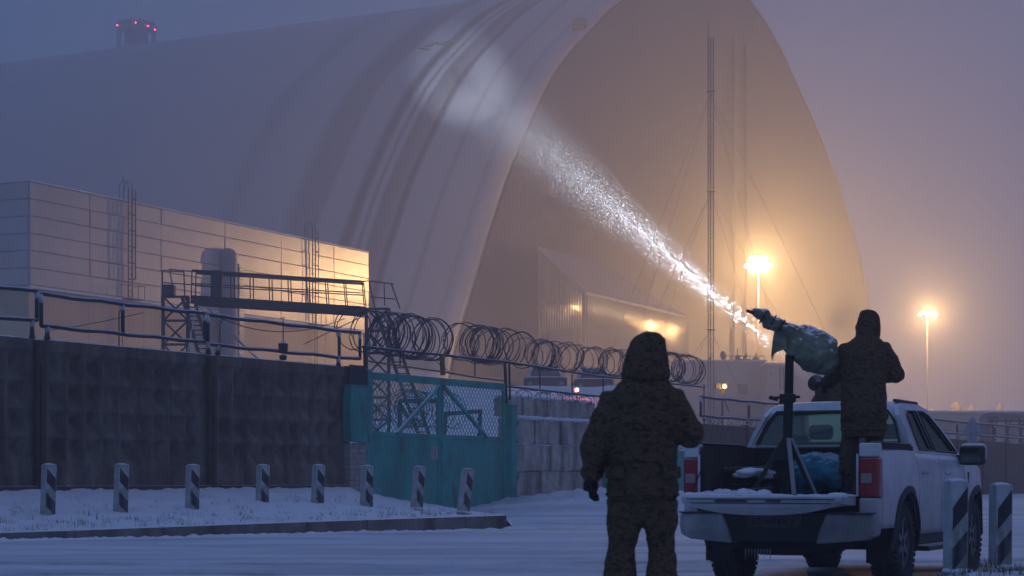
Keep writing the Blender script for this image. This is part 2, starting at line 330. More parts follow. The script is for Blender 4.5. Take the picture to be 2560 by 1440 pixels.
FEET = [(random.uniform(-3, 1.6), random.uniform(12, 16)) for _ in range(10)]+[(.2+.3*(k % 2)+.05*k, 11+.62*k) for k in range(12)]+[(1.4+.25*(k % 2)+.12*k, 12.4+.5*k) for k in range(9)]
def ground_mat():
    m = bpy.data.materials.new('snowy_road'); m.use_nodes = True; n = m.node_tree.nodes; L = m.node_tree.links; b = n['Principled BSDF']; b.inputs['Roughness'].default_value = .75
    tc = n.new('ShaderNodeTexCoord'); mp1 = n.new('ShaderNodeMapping'); mp1.inputs['Rotation'].default_value = (0, 0, radians(-14)); mp1.inputs['Scale'].default_value = (.16, .8, 1); L.new(tc.outputs['Object'], mp1.inputs[0])
    nz = n.new('ShaderNodeTexNoise'); nz.inputs['Scale'].default_value = 1.1; nz.inputs['Detail'].default_value = 9; nz.inputs['Roughness'].default_value = .68; L.new(mp1.outputs[0], nz.inputs['Vector'])
    r = n.new('ShaderNodeValToRGB'); e = r.color_ramp.elements; e[0].position = .36; e[0].color = (.46, .48, .53, 1); e[1].position = .6; e[1].color = (.74, .77, .82, 1)
    L.new(nz.outputs[0], r.inputs[0])
    n2 = n.new('ShaderNodeTexNoise'); n2.inputs['Scale'].default_value = .9; n2.inputs['Detail'].default_value = 6; L.new(tc.outputs['Object'], n2.inputs['Vector'])
    sp = n.new('ShaderNodeSeparateXYZ'); L.new(tc.outputs['Object'], sp.inputs[0])
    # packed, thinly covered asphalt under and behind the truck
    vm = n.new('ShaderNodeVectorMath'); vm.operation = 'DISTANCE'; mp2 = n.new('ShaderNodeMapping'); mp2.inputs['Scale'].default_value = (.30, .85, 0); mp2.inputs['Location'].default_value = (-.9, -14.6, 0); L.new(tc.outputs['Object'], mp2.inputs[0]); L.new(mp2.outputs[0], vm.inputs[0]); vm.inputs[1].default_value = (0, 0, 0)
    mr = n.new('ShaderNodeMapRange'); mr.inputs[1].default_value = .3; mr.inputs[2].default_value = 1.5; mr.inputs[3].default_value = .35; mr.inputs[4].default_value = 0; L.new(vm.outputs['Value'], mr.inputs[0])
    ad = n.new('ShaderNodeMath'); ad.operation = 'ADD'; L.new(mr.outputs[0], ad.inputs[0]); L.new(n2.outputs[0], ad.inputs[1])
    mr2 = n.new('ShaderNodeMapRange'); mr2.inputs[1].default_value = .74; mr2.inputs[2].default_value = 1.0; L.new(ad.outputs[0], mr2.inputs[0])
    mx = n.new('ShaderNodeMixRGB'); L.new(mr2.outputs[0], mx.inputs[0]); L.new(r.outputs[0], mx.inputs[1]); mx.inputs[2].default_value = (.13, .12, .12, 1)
    atn = n.new('ShaderNodeAttribute'); atn.attribute_name = 'track'; n5 = n.new('ShaderNodeTexNoise'); n5.inputs['Scale'].default_value = 6; n5.inputs['Detail'].default_value = 6; L.new(tc.outputs['Object'], n5.inputs['Vector'])
    m5 = n.new('ShaderNodeMath'); m5.operation = 'MULTIPLY'; L.new(atn.outputs['Fac'], m5.inputs[0]); L.new(n5.outputs[0], m5.inputs[1]); m6 = n.new('ShaderNodeMath'); m6.operation = 'MULTIPLY'; m6.use_clamp = True; L.new(m5.outputs[0], m6.inputs[0]); m6.inputs[1].default_value = 1.5
    mx5 = n.new('ShaderNodeMixRGB'); L.new(m6.outputs[0], mx5.inputs[0]); L.new(mx.outputs[0], mx5.inputs[1]); mx5.inputs[2].default_value = (.22, .22, .23, 1); mx = mx5
    L.new(mx.outputs[0], b.inputs['Base Color'])
    nb = n.new('ShaderNodeTexNoise'); nb.inputs['Scale'].default_value = 12; nb.inputs['Detail'].default_value = 6; L.new(tc.outputs['Object'], nb.inputs['Vector'])
    bp = n.new('ShaderNodeBump'); bp.inputs['Strength'].default_value = .6; bp.inputs['Distance'].default_value = .03; L.new(nb.outputs[0], bp.inputs['Height']); L.new(bp.outputs[0], b.inputs['Normal'])
    return m
def axis(a, b, fine0, fine1, step):
    r = []; x = fine0
    while x <= fine1: r.append(x); x += step
    d = step
    while x < b: d *= 1.25; x += d; r.append(x)
    x = fine0; d = step
    while x > a: d *= 1.25; x -= d; r.insert(0, x)
    return r
xs = axis(-1600, 1600, -9, 9, .12); ys = axis(-60, 2600, 11, 52, .14)
g = MB(); nx = len(xs)
g.v = [(x, y, ground_z(x, y)) for y in ys for x in xs]
g.f = [(j*nx+i, j*nx+i+1, (j+1)*nx+i+1, (j+1)*nx+i) for j in range(len(ys)-1) for i in range(nx-1)]
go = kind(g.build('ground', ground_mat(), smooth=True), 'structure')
at = go.data.attributes.new('track', 'FLOAT', 'POINT')
def track(x, y):
    if not (10 < y < 30 and -14 < x < 12): return 0.
    rr = y-.12*x-.10*sin(x*.3); t_ = 0
    for c, wd_, a_ in ((16.4, .20, .8), (18.3, .22, .8), (17.1, .12, .4), (21.6, .3, .9), (23.6, .3, .9), (22.4, .15, .5), (13.6, .2, .8), (12.2, .2, .5)):
        t_ = max(t_, a_*exp(-((rr-c+.08*fbm(x*.7, c))/wd_)**2))
    t_ *= max(0, .65+.75*fbm(x*.9, y*2.5, 7))
    for (fx, fy) in FEET:
        d = ((x-fx)/.10)**2+((y-fy)/.17)**2
        if d < 4: t_ = max(t_, .9*exp(-d))
    return min(1, t_)
for i, v in enumerate(g.v): at.data[i].value = track(v[0], v[1])
# bank of snow between kerb and wall line
def bank_pt(a, v, x0=-700, x1=1258):
    x = x0+(x1-x0)*a; p = K(x).lerp(W(x), v); p.z = bank_z(x, v); return p
g = MB(); g.grid(lambda a, v: bank_pt(a, v*1.02), 220, 34)
kind(g.build('snow_bank', M_snow, smooth=True), 'structure')
# end slope of the bank at its right end
g = MB()
def endpt(a, b):
    p = K(1258).lerp(W(1258), b); z = bank_z(1258, b); p.x += a*.35; p.z = z*(1-a)+(-.05)*a; return p
g.grid(endpt, 5, 24); kind(g.build('snow_slope', M_snow, smooth=True), 'structure')
# kerb: low concrete retaining edge in cast lengths
ks = [-700, -380, -80, 180, 400, 590, 760, 910, 1040, 1155, 1258]
kerb = thing('kerb', 'k', 'k', (0, 0, 0)); del kerb['label']; del kerb['category']; kind(kerb, 'structure')
for a, b in zip(ks, ks[1:]):
    A = K(a); B = K(b); d = (B-A).normalized(); A += d*.006; B -= d*.006; nrm = Vector((d.y, -d.x, 0)); g = MB()
    vs = []
    for p, x in ((A, a), (B, b)):
        for off, zz in ((.10, -.2), (.10, KZ(x)+.012), (-.06, KZ(x)+.03), (-.06, -.2)):
            q = p+nrm*off; q.z = zz; vs.append(q)
    g.add(vs, [(0, 1, 5, 4), (1, 2, 6, 5), (2, 3, 7, 6), (0, 3, 2, 1), (4, 5, 6, 7)])
    g.build('kerb_stone', M_kerb, kerb, fix=True)
# ridge of thrown snow along the foot of the kerb
g = MB(); pts = []; rs = []
for i in range(261):
    x = -400+1750*i/260; s = sk(min(x, 1258)); p = Vector(((x-1280)/s, F/s-.18, 0)); p.z = ground_z(p.x, p.y)-.02
    pts.append(p); rs.append((.14+.10*fbm(i*.21, 1), .055+.035*fbm(i*.3, 5)))
g.tube(pts, .1, 8, rs=rs); kind(g.build('snow_ridge', M_snow, smooth=True), 'structure')

# dead grass poking through the snow
g = MB()
def blade(p, h, mbx=g):
    a = random.uniform(0, 2*pi); l = random.uniform(.1, .7)*h; q = p+Vector((cos(a)*l, sin(a)*l, h)); t = Vector((-sin(a), cos(a), 0))*.004
    mbx.add([p-t, p+t, q], [(0, 1, 2)])
for _ in range(330):
    x = random.uniform(-60, 1240); v = random.choice([random.uniform(.03, .3), random.uniform(.1, .7)])
    if abs(fbm(x*.01, v*3)) < .12 and random.random() < .5: continue
    c = K(x).lerp(W(x), v)
    for k in range(random.randint(4, 12)):
        p = c+Vector((random.gauss(0, .07), random.gauss(0, .07), 0)); p.z = bank_z(x, v)-.02; blade(p, random.uniform(.04, .13))
for _ in range(260):
    p0 = Vector((random.uniform(3.6, 5.0), random.uniform(16.2, 17.8), 0))
    for k in range(6):
        p = p0+Vector((random.gauss(0, .05), random.gauss(0, .05), 0)); p.z = ground_z(p.x, p.y)-.01; blade(p, random.uniform(.03, .12))
kind(g.build('dry_grass', M_grass), 'stuff')

# ------------------------------------------------------------------ concrete panel wall
def line_thing(name, label, cat, x, z, group=None):
    p = W(x, z); return thing(name, label, cat, p, WROT, group)
wall = line_thing('concrete_wall', 'tall dark concrete panel wall with recessed waffle pattern left of the teal gate', 'wall', 95, .86)
def waffle(u0, u1, name):
    g = MB(); H = 2.62; cols = 9; rows = 4; b0 = .42; top = .22; mu = .16; th = .26
    # frame pieces
    cw = (u1-u0-2*mu)/cols; ch = (H-b0-top)/rows
    A = u0+mu; B = u1-mu
    def q(a, b, c, d): g.add([a, b, c, d], [(0, 1, 2, 3)])
    V = lambda u, z, y=0: Vector((u, y, z))
    q(V(u0, 0), V(u1, 0), V(u1, b0-.03), V(u0, b0-.03)); q(V(u0, b0-.03), V(u1, b0-.03), V(u1, b0, .03), V(u0, b0, .03))
    q(V(u0, b0, .03), V(A, b0, .03), V(A, H-top, .03), V(u0, H-top, .03)); q(V(B, b0, .03), V(u1, b0, .03), V(u1, H-top, .03), V(B, H-top, .03))
    q(V(u0, H-top, .03), V(u1, H-top, .03), V(u1, H-top+.02), V(u0, H-top+.02)); q(V(u0, H-top+.02), V(u1, H-top+.02), V(u1, H), V(u0, H))
    q(V(u0, H), V(u1, H), V(u1, H, th), V(u0, H, th)); q(V(u0, 0), V(u0, H), V(u0, H, th), V(u0, 0, th)); q(V(u1, H), V(u1, 0), V(u1, 0, th), V(u1, H, th)); q(V(u1, 0, th), V(u0, 0, th), V(u0, H, th), V(u1, H, th))
    for i in range(cols):
        for j in range(rows):
            a = A+i*cw; b = a+cw; z0 = b0+j*ch; z1 = z0+ch; e = .02
            c = V((a+b)/2, z0+ch*.60, .19)
            p = [V(a, z0, .03), V(b, z0, .03), V(b, z1, .03), V(a, z1, .03)]; r = [V(a+e, z0+e, .03), V(b-e, z0+e, .03), V(b-e, z1-e, .03), V(a+e, z1-e, .03)]
            g.add(p+r+[c], [(0, 1, 5, 4), (1, 2, 6, 5), (2, 3, 7, 6), (3, 0, 4, 7), (4, 5, 8), (5, 6, 8), (6, 7, 8), (7, 4, 8)])
    return g.build(name, M_concw, wall)
ux = [U(-620), U(-240), U(95), U(525), U(865)]
ux[1] = ux[2]-4.92; ux[0] = ux[1]-4.92
for a, b in zip(ux, ux[1:]): waffle(a+.13, b-.13 if b != ux[-1] else b-.05, 'panel')
for i, a in enumerate(ux[1:-1]):
    g = MB(); g.bbox(a-.12, a+.12, -.09, .2, -.06, 2.60, .015); g.bbox(a-.05, a+.0, -.13, -.085, -.05, 2.2, .01); g.build('post', M_concpost, wall)
g = MB(); g.bbox(ux[-1]-.05, ux[-1]+.07, -.05, .2, -.1, 2.64, .015); g.build('post', M_concpost, wall)
# strip of plinth beams along the foot
for a, b in ((ux[1]+.2, ux[2]-.2), (ux[2]+.2, ux[3]-.2), (ux[3]+.2, ux[4]-.2)):
    g = MB(); g.bbox(a, b, -.16, -.01, -.20, .035, .012); g.build('plinth_beam', M_conc, wall)
g = MB()      # snow lying along the top edge
for k in range(150):
    u = ux[0]+(ux[-1]-ux[0])*k/150; g.sphere((u+random.uniform(0, .1), .07, 2.62), (random.uniform(.06, .14), .08, random.uniform(.012, .035)), 8, 4)
kind(g.build('snow_cap', M_snow, wall, smooth=True), 'stuff')

# ------------------------------------------------------------------ pipe frame fences on top of the wall
def chainlink(g, u0, u1, z0, z1, y, sp=.06, r=.0016):
    h = z1-z0; n = int((u1-u0+h)/sp)
    for k in range(n+1):
        for sgn in (1, -1):
            a = u0-h+k*sp if sgn == 1 else u0+k*sp
            # line from (a,z0) to (a+sgn*h,z1)
            p0 = [a, z0]; p1 = [a+sgn*h, z1]
            if sgn == -1: p0, p1 = [a, z0], [a-h, z1]
            lo, hi = u0, u1; (xa, za), (xb, zb) = p0, p1
            if xa == xb: continue
            t0, t1 = 0., 1.; dx = xb-xa
            ta, tb = (lo-xa)/dx, (hi-xa)/dx
            if ta > tb: ta, tb = tb, ta
            t0 = max(t0, ta); t1 = min(t1, tb)
            if t1-t0 < .01: continue
            g.bar((xa+dx*t0, y, za+(zb-za)*t0), (xa+dx*t1, y, za+(zb-za)*t1), r, 3)
def pipe_frame(xa, xb, zt, zb, label, posts, group='pipe framed fences along the wall tops', ins=(), net=True, R=.038, zwall=3.48, endpost=(True, True)):
    t = line_thing('pipe_fence', label, 'fence', xa, zwall, group); u0 = U(xa); L_ = U(xb)-u0; zt -= zwall; zb -= zwall
    for z in (zt, zb):
        g = MB(); g.tube([(L_*k/12, 0, z+.012*sin(k*1.7+z)) for k in range(13)], R, 8); g.build('rail', M_pipe, t, smooth=True)
    ups = [U(x)-u0 for x in posts]
    if endpost[0]: ups.append(0)
    if endpost[1]: ups.append(L_)
    for u in ups:
        g = MB(); g.bar((u, 0, zb), (u, 0, zt), R*.95, 8); g.build('post', M_pipe, t, smooth=True)
    if net:
        g = MB(); chainlink(g, 0, L_, zb, zt, .0); kind(g.build('wire_mesh', M_wire, t), 'stuff')
    for x in ins:
        u = U(x)-u0; g = MB(); g.rings([(u, 0, 0, .05, .05), (u, 0, .05, .06, .06), (u, 0, .06, .045, .045), (u, 0, zb-.09, .04, .04)], 10); i1 = g.build('standoff', M_steel, t, smooth=True)
        g = MB(); g.rings([(u, 0, zb-.10, .04, .04), (u, 0, zb-.07, .055, .055), (u, 0, zb-.045, .04, .04), (u, 0, zb-.03, .05, .05), (u, 0, zb+.01, .035, .035)], 10); g.build('insulator', M_ceram, t, smooth=True)
    return t
pipe_frame(-500, 92, 4.32, 3.80, 'frosted pipe fence frame running off the photo edge above the dark wall', [-200], ins=(80, -250), endpost=(True, True))
pf = pipe_frame(103, 512, 4.28, 3.72, 'frosted pipe fence frame with fine mesh between the two wall posts', [307], ins=(118, 520))
pf2 = pipe_frame(520, 900, 4.26, 3.68, 'frosted pipe fence frame on the wall ending beside the teal gate', [848], ins=(544, 846))
t = line_thing('hanging_weight', 'dark tensioning weight hanging on a rod from the pipe fence', 'weight', 702, 3.5)
g = MB(); g.bar((0, -.06, .20), (0, -.06, .84), .012, 6); g.tube([(0, -.06, .84), (.1, -.02, .9), (.0, .0, .87)], .012, 6); g.build('rod', M_steel, t)
g = MB(); g.rings([(0, -.06, .14, .06, .06), (0, -.06, .16, .10, .09), (0, -.06, .34, .115, .10), (0, -.06, .38, .04, .04)], 8); g.build('weight_block', M_steel, t)
g = MB(); g.rings([(0, -.06, .0, .05, .05), (0, -.06, .02, .08, .08), (0, -.06, .09, .08, .08), (0, -.06, .12, .03, .03)], 8); g.build('lower_block', M_steel, t)
# small bracket arms on the fence
for x, lab in ((560, 'thin bent conduit rising from the wall top near the gantry ladder'), (308, 'thin upright bracket behind the first mesh frame')):
    t = line_thing('bracket', lab, 'bracket', x, 3.45); g = MB(); g.tube([(0, .1, 0), (0, .1, .66), (.12, .1, .82), (.3, .1, .84)], .012, 6); g.build('bent_rod', M_steel, t)
t = line_thing('cable', 'dark cable sagging between the wall fence frames', 'cable', 160, 3.5); u0 = U(160)
def sagp(xa, ya, xb, yb, off, sag, k=16):
    r = []
    for i in range(k+1):
        tt = i/k; x = xa+(xb-xa)*tt; y = ya+(yb-ya)*tt; z = 1+(1200-y)/sw(x)-sag*4*tt*(1-tt); r.append((U(x)-u0, off, z-3.5))
    return r
g = MB(); g.tube(sagp(150, 825, 385, 780, .25, .02), .008, 5); g.build('wire', M_steel, t)
g = MB(); g.tube(sagp(565, 785, 890, 795, .3, .32), .010, 5); g.build('wire', M_steel, t)

# ------------------------------------------------------------------ gates
def rhomb(g, u0, u1, z0, z1, y, cw=.15, chh=.19, r=.008):
    h = z1-z0; run = h*cw/chh
    n = int((u1-u0+run)/cw)+1
    for k in range(n):
        for sgn in (1, -1):
            xa = (u0-run+k*cw) if sgn == 1 else (u0+k*cw); xb = xa+run*sgn
            dx = xb-xa; ta, tb = (u0-xa)/dx, (u1-xa)/dx
            if ta > tb: ta, tb = tb, ta
            t0 = max(0, ta); t1 = min(1, tb)
            if t1-t0 < .01: continue
            g.bar((xa+dx*t0, y+.004*sgn, z0+h*t0), (xa+dx*t1, y+.004*sgn, z0+h*t1), r, 4)
def gate(xL, xM, xR, zt, zm, zb, label, notice=False):
    t = line_thing('metal_gate', label, 'gate', xL, zb); u0 = U(xL)
    zt -= zb; zm -= zb
    ps = [0, U(xM)-u0, U(xR)-u0]
    for side, (a, b) in enumerate(((ps[0]+.02, ps[1]-.015), (ps[1]+.015, ps[2]-.02))):
        lf = thing('gate_leaf', '', ''); del lf['label']; del lf['category']; lf.parent = t
        fw = .11
        g = MB(); g.bbox(a, b, -.03, .03, zt-.17, zt, .008); g.bbox(a, a+fw, -.03, .03, .0, zt-.175, .008); g.bbox(b-fw, b, -.03, .03, .0, zt-.175, .008); g.bbox(a+fw+.002, b-fw-.002, -.03, .03, zm-.05, zm+.05, .008)
        g.build('leaf_frame', M_teal, lf)
        g = MB(); g.box(a+fw, b-fw, -.012, .006, .02, zm-.05); g.build('sheet', M_teal, lf)
        g = MB(); rhomb(g, a+fw, b-fw, zm+.05, zt-.17, .0); kind(g.build('grille', M_teal, lf), 'stuff')
        x0, x1 = (a+fw+(b-a-2*fw)*.35, b-fw*.7) if side == 0 else (b-fw-(b-a-2*fw)*.30, a+fw*.7)
        g = MB(); g.bar((x0, -.034, zm+.03), (x1, -.034, zt-.19), .052, 4); g.build('brace', M_teal, lf)
    g = MB(); 
    for k in range(3):
        g.bar((ps[1], -.05, .5+k*1.1), (ps[1], -.05, .62+k*1.1), .025, 8)
    g.build('hinge', M_teal, t)
    if notice:
        n_ = MB(); n_.box(ps[1]-.46, ps[1]-.15, -.018, -.0135, 1.36, 1.66); nb = n_.build('notice_board', M_paper, t)
        n_ = MB()
        for r_ in range(6):
            xx = ps[1]-.44
            while xx < ps[1]-.19:
                wv = random.uniform(.012, .04); n_.box(xx, xx+wv, -.0215, -.019, 1.61-r_*.043, 1.622-r_*.043); xx += wv+.01
        kind(n_.build('faded_print', M_ink, nb), 'stuff')
    return t, ps
G1, ps1 = gate(922, 1101, 1262, 3.42, 2.03, .13, 'double leaf teal gate with rhombus grille and small pale notice', True)
G2, ps2 = gate(1522, 1622, 1722, 3.0, 1.83, .13, 'second teal double gate mostly hidden behind the hooded man')
def post(x, w_, z0, z1, label, cat='post', off=0, m=M_teal, name='gate_post'):
    t = line_thing(name, label, cat, x, z0); g = MB(); g.bbox(-w_/2, w_/2, -w_/2+off, w_/2+off, 0, z1-z0, .012); g.build('shaft', m, t)
    g = MB(); g.bbox(-w_/2-.012, w_/2+.012, -w_/2-.012+off, w_/2+.012+off, z1-z0, z1-z0+.02, .004); g.build('cap', m, t); return t
t = post(912, .19, .1, 3.44, 'teal gate post beside the brick pier')
for k, z in enumerate((.55, 1.5, 1.95, 2.75)):
    g = MB(); g.bbox(-.13, -.02, -.16, -.10, z, z+.06, .006); g.build('hinge_lug', M_teal, t)
t = post(1276, .26, .02, 2.88, 'thick teal gate post against the concrete blocks')
for z in (1.0, 1.9, 2.35):
    g = MB(); g.bbox(.10, .17, -.17, -.12, z, z+.12, .006); g.build('hinge_lug', M_teal, t)
post(1513, .22, .05, 2.0, 'short teal post at the end of the block wall')
post(1732, .2, .05, 2.0, 'teal post between the second gate and the far wall')
# cabinet, corrugated strip and brick pier left of the gate
t = line_thing('metal_cabinet', 'bent teal sheet metal cabinet fixed above the brick pier', 'cabinet', 856, 1.82); u1 = U(905)-U(856)
g = MB(); g.prism([(0.02, .02), (u1*.97, 0), (u1*.99, 1.22), (.03, 1.24), (-.03, .7)], lambda a, b: Vector((a, -.22, b)), (0, .2, 0)); g.build('box', M_teal, t)
g = MB(); g.bbox(-.01, u1, -.245, .0, 1.24, 1.262, .006); g.build('lid', M_teal, t)
t = line_thing('corrugated_strip', 'dark corrugated sheet strip above the teal cabinet', 'metal sheet', 863, 3.06); u1 = U(908)-U(863)
g = MB(); g.grid(lambda a, b: Vector((a*u1, -.1+.018*(1 if int(a*20) % 2 else -1), b*.47)), 20, 1); g.build('sheet', M_pipe, t)
t = line_thing('brick_pier', 'pale brick pier under the teal cabinet', 'pier', 861, .72); u1 = U(903)-U(861)
g = MB(); g.box(.012, u1-.012, -.13, .2, -.3, 1.08); g.build('mortar_core', M_mortar, t)
bh = .118; nb_ = 11
for r_ in range(nb_):
    cuts = [0, .48, 1] if r_ % 2 else [0, .25, .76, 1]
    for a, b in zip(cuts, cuts[1:]):
        g = MB(); y_ = -.145+random.uniform(-.004, .004); g.bbox(a*u1+.006, b*u1-.006, y_, .1, -.2+r_*bh+.006, -.2+(r_+1)*bh-.006, .004); g.build('brick', M_brick, t)

# ------------------------------------------------------------------ concrete block wall between the two gates
t = line_thing('block_wall', 'snow capped wall of large rough concrete blocks beside the teal gate', 'wall', 1287, 0.0); u0 = U(1287)
rowz = [(-.1, .56), (.57, 1.23), (1.24, 1.91), (1.935, 2.58), (2.62, 3.12)]
rowx = [[1287, 1402, 1470, 1506], [1287, 1352, 1400, 1458, 1506], [1287, 1374, 1404, 1506], [1289, 1338, 1369, 1402, 1506], [1289, 1318, 1352, 1380, 1420, 1462, 1500]]
for j, ((z0, z1), rx) in enumerate(zip(rowz, rowx)):
    for a, b in zip(rx, rx[1:]):
        ua, ub = U(a)-u0, U(b)-u0; g = MB(); y0 = random.uniform(-.05, .03)+(.14 if j == 4 else 0); dz = random.uniform(-.05, .05) if j == 4 else 0
        bm = bmesh.new(); bmesh.ops.create_cube(bm, size=1); bmesh.ops.bevel(bm, geom=bm.edges[:], offset=.03, segments=2, profile=.5, affect='EDGES'); bmesh.ops.subdivide_edges(bm, edges=[e for e in bm.edges if e.calc_length() > .5], cuts=3, use_grid_fill=True)
        for v in bm.verts:
            v.co = Vector(((ua+ub)/2+v.co.x*(ub-ua-.045), y0+.25+v.co.y*.5, (z0+z1)/2+v.co.z*(z1-z0)+dz)); v.co += Vector((1, 1, 1))*.03*fbm(v.co.x*5+a, v.co.y*5, v.co.z*5)
        bm.verts.ensure_lookup_table(); g.add([v.co.copy() for v in bm.verts], [[v.index for v in f.verts] for f in bm.faces]); bm.free()
        g.build('block', M_block, t)
g = MB(); L_ = U(1500)-u0
for k in range(170):      # ragged snow on the ledges
    u = random.random()*L_; top = random.random() < .5
    z = 3.12 if top else 2.585
    g.sphere((u, random.uniform(.15, .55) if top else random.uniform(-.03, .12), z+.01), (random.uniform(.08, .22), random.uniform(.06, .14), random.uniform(.03, .07)), 8, 4)
for k in range(60): g.sphere((random.random()*L_, -.01, 1.915), (.12, .035, .014), 6, 3)
kind(g.build('ledge_snow', M_snow, t, smooth=True), 'stuff')

# ------------------------------------------------------------------ low wall continuing right, with its fences
WR = thing('concrete_wall', 'low brown concrete wall behind the pickup with mesh fence on top', 'wall', W(1745, 0), WROT); u0 = U(1745)
u = 0; k = 0
while u < U(2680)-u0:
    g = MB(); g.bbox(u+.03, u+3.9, 0, .16, -.1, 2.74+random.uniform(-.03, .03), .02)
    g.build('panel', M_conc, WR); g = MB(); g.bbox(u-.1, u+.02, -.06, .2, -.1, 2.78, .015); g.build('post', M_concpost, WR); u += 4.0
pipe_frame(1752, 1945, 3.54, 2.96, 'pipe fence frame on the low wall left of the pickup cab', [1872], zwall=2.82, ins=(1760, 1868), R=.045)
xx = [2040, 2130, 2226, 2310, 2393, 2487, 2580, 2670]
pipe_frame(2040, 2670, 3.50, 2.98, 'long pipe and mesh fence on the low wall right of the pickup', xx[1:-1], zwall=2.82, ins=(2226, 2393, 2487), R=.05)
def tangle(name, label, x0, x1, zc, R, n, off=0.3, wr=.008, jit=.38, cat='razor wire', group=None, flat=1):
    t = line_thing(name, label, cat, x0, zc-R, group); u0 = U(x0); L_ = U(x1)-u0; g = MB(); bar = MB()
    u = 0; i = 0
    pts = []
    ph = 0; NS = 22
    # clustered spacing like a stretched coil
    us = sorted([random.triangular(0, 1, random.random()) for _ in range(n)]); us = sorted((round(a*n/5)/(n/5)*.55+a*.2+(k+.5)/n*.25) for k, a in enumerate(us)); us = [min(1, max(0, a)) for a in us]
    for k in range(n):
        ua = us[k]*L_; ub = (us[k+1] if k+1 < n else us[k]+1/n)*L_; rr = R*(1+random.uniform(-.07, .05)); tilt = random.uniform(-jit, jit)*R; cz = R+random.uniform(-.03, .03)
        for j in range(NS):
            a = 2*pi*j/NS; tt = j/NS
            w_ = .012*random.uniform(-1, 1)
            pts.append(Vector((ua+(ub-ua)*tt+tilt*sin(a+k), off+(rr+w_)*cos(a), cz*flat+(rr+w_)*sin(a)*flat)))
    g.tube(pts, wr, 4)
    main = g.build('coil', M_razor, t)
    for i in range(0, len(pts)-1, 1):
        p = pts[i].lerp(pts[i+1], random.random()); q = Vector((random.uniform(-1, 1), random.uniform(-1, 1), random.uniform(-1, 1))).normalized()*.028
        bar.bar(p-q, p+q, .006, 3)
    kind(bar.build('barb', M_razor, t), 'stuff')
    return t
tangle('razor_wire', 'large dark razor wire coil above the teal gate and lattice tower', 905, 1150, 4.36, .50, 26, wr=.013)
tangle('razor_wire', 'pale open razor wire coil between the gate and block wall', 1135, 1330, 4.38, .46, 20, wr=.012)
tangle('razor_wire', 'narrow razor wire coil over the mesh frame above the block wall', 1325, 1700, 4.30, .38, 36, wr=.011)
tangle('razor_wire', 'razor wire coil ending right of the hooded man beside the mast', 1660, 1768, 4.37, .44, 14, wr=.013)
tangle('razor_wire', 'low thin razor wire loops lying on the block wall', 1290, 1510, 3.2, .20, 22, wr=.005, flat=.8)
tangle('razor_wire', 'thin razor wire loops lying along the low wall beside the cab', 1760, 2000, 2.86, .16, 26, wr=.005)
tangle('razor_wire', 'thin razor wire loops along the low wall far right', 2250, 2660, 2.95, .2, 40, wr=.006)
tangle('razor_wire', 'razor wire heap seen through the right leaf of the teal gate', 1108, 1262, 2.75, .45, 16, off=1.5, wr=.008, jit=.5)
tangle('razor_wire', 'razor wire loops seen through the left leaf grille', 935, 1100, 2.45, .35, 16, off=1.4, wr=.008, jit=.5)
tangle('razor_wire', 'razor wire bundle in the second gate behind the man', 1640, 1722, 2.2, .35, 12, off=.4, wr=.008, jit=.5)
# support frame under the coils
t = line_thing('coil_frame', 'mesh panelled pipe frame holding the razor wire above the gates', 'frame', 905, 3.3); u0 = U(905)
def fz(x, y): return (U(x)-u0, 0, 1+(1200-y)/sw(x)-3.3)
def rail(pl, r, m=M_pipe, nm='rail'): g = MB(); g.tube([fz(*p) for p in pl], r, 6); return g.build(nm, m, t, smooth=True)
rail([(908, 866), (1000, 877), (1105, 887), (1268, 905)], .035); rail([(1268, 905), (1340, 916), (1480, 938), (1590, 950)], .032); rail([(1590, 950), (1762, 968)], .03)
rail([(1270, 966), (1350, 975), (1480, 989), (1600, 1000)], .032); rail([(922, 903), (1098, 928), (1180, 942), (1258, 952)], .022, M_yellow)
rail([(1105, 888), (1107, 938)], .07, M_yellow, 'upright'); rail([(912, 862), (914, 925)], .05, M_steel, 'upright')
rail([(1262, 903), (1266, 1010)], .045, M_steel, 'upright'); rail([(1273, 905), (1275, 1000)], .03, M_steel, 'upright')
for x, a, b in ((1187, 897, 942), (1350, 918, 975), (1430, 930, 983), (1508, 940, 992), (1590, 950, 1060), (1760, 960, 1060), (1000, 878, 914)):
    rail([(x, a), (x, b)], .018, M_steel, 'upright')
for x, y in ((1000, 872), (1075, 884), (1125, 890), (1190, 897), (1300, 910), (1370, 920), (1450, 932)):
    rail([(x-16, y), (x-4, y-16), (x+6, y-48)], .018, M_razor, 'arm')
g = MB(); chainlink(g, fz(1270, 0)[0], fz(1590, 0)[0], .02, .55, .02, .07, .002); kind(g.build('wire_mesh', M_wire, t), 'stuff')
g = MB(); chainlink(g, fz(925, 0)[0], fz(1258, 0)[0], .25, .62, .02, .07, .002); kind(g.build('wire_mesh', M_wire, t), 'stuff')

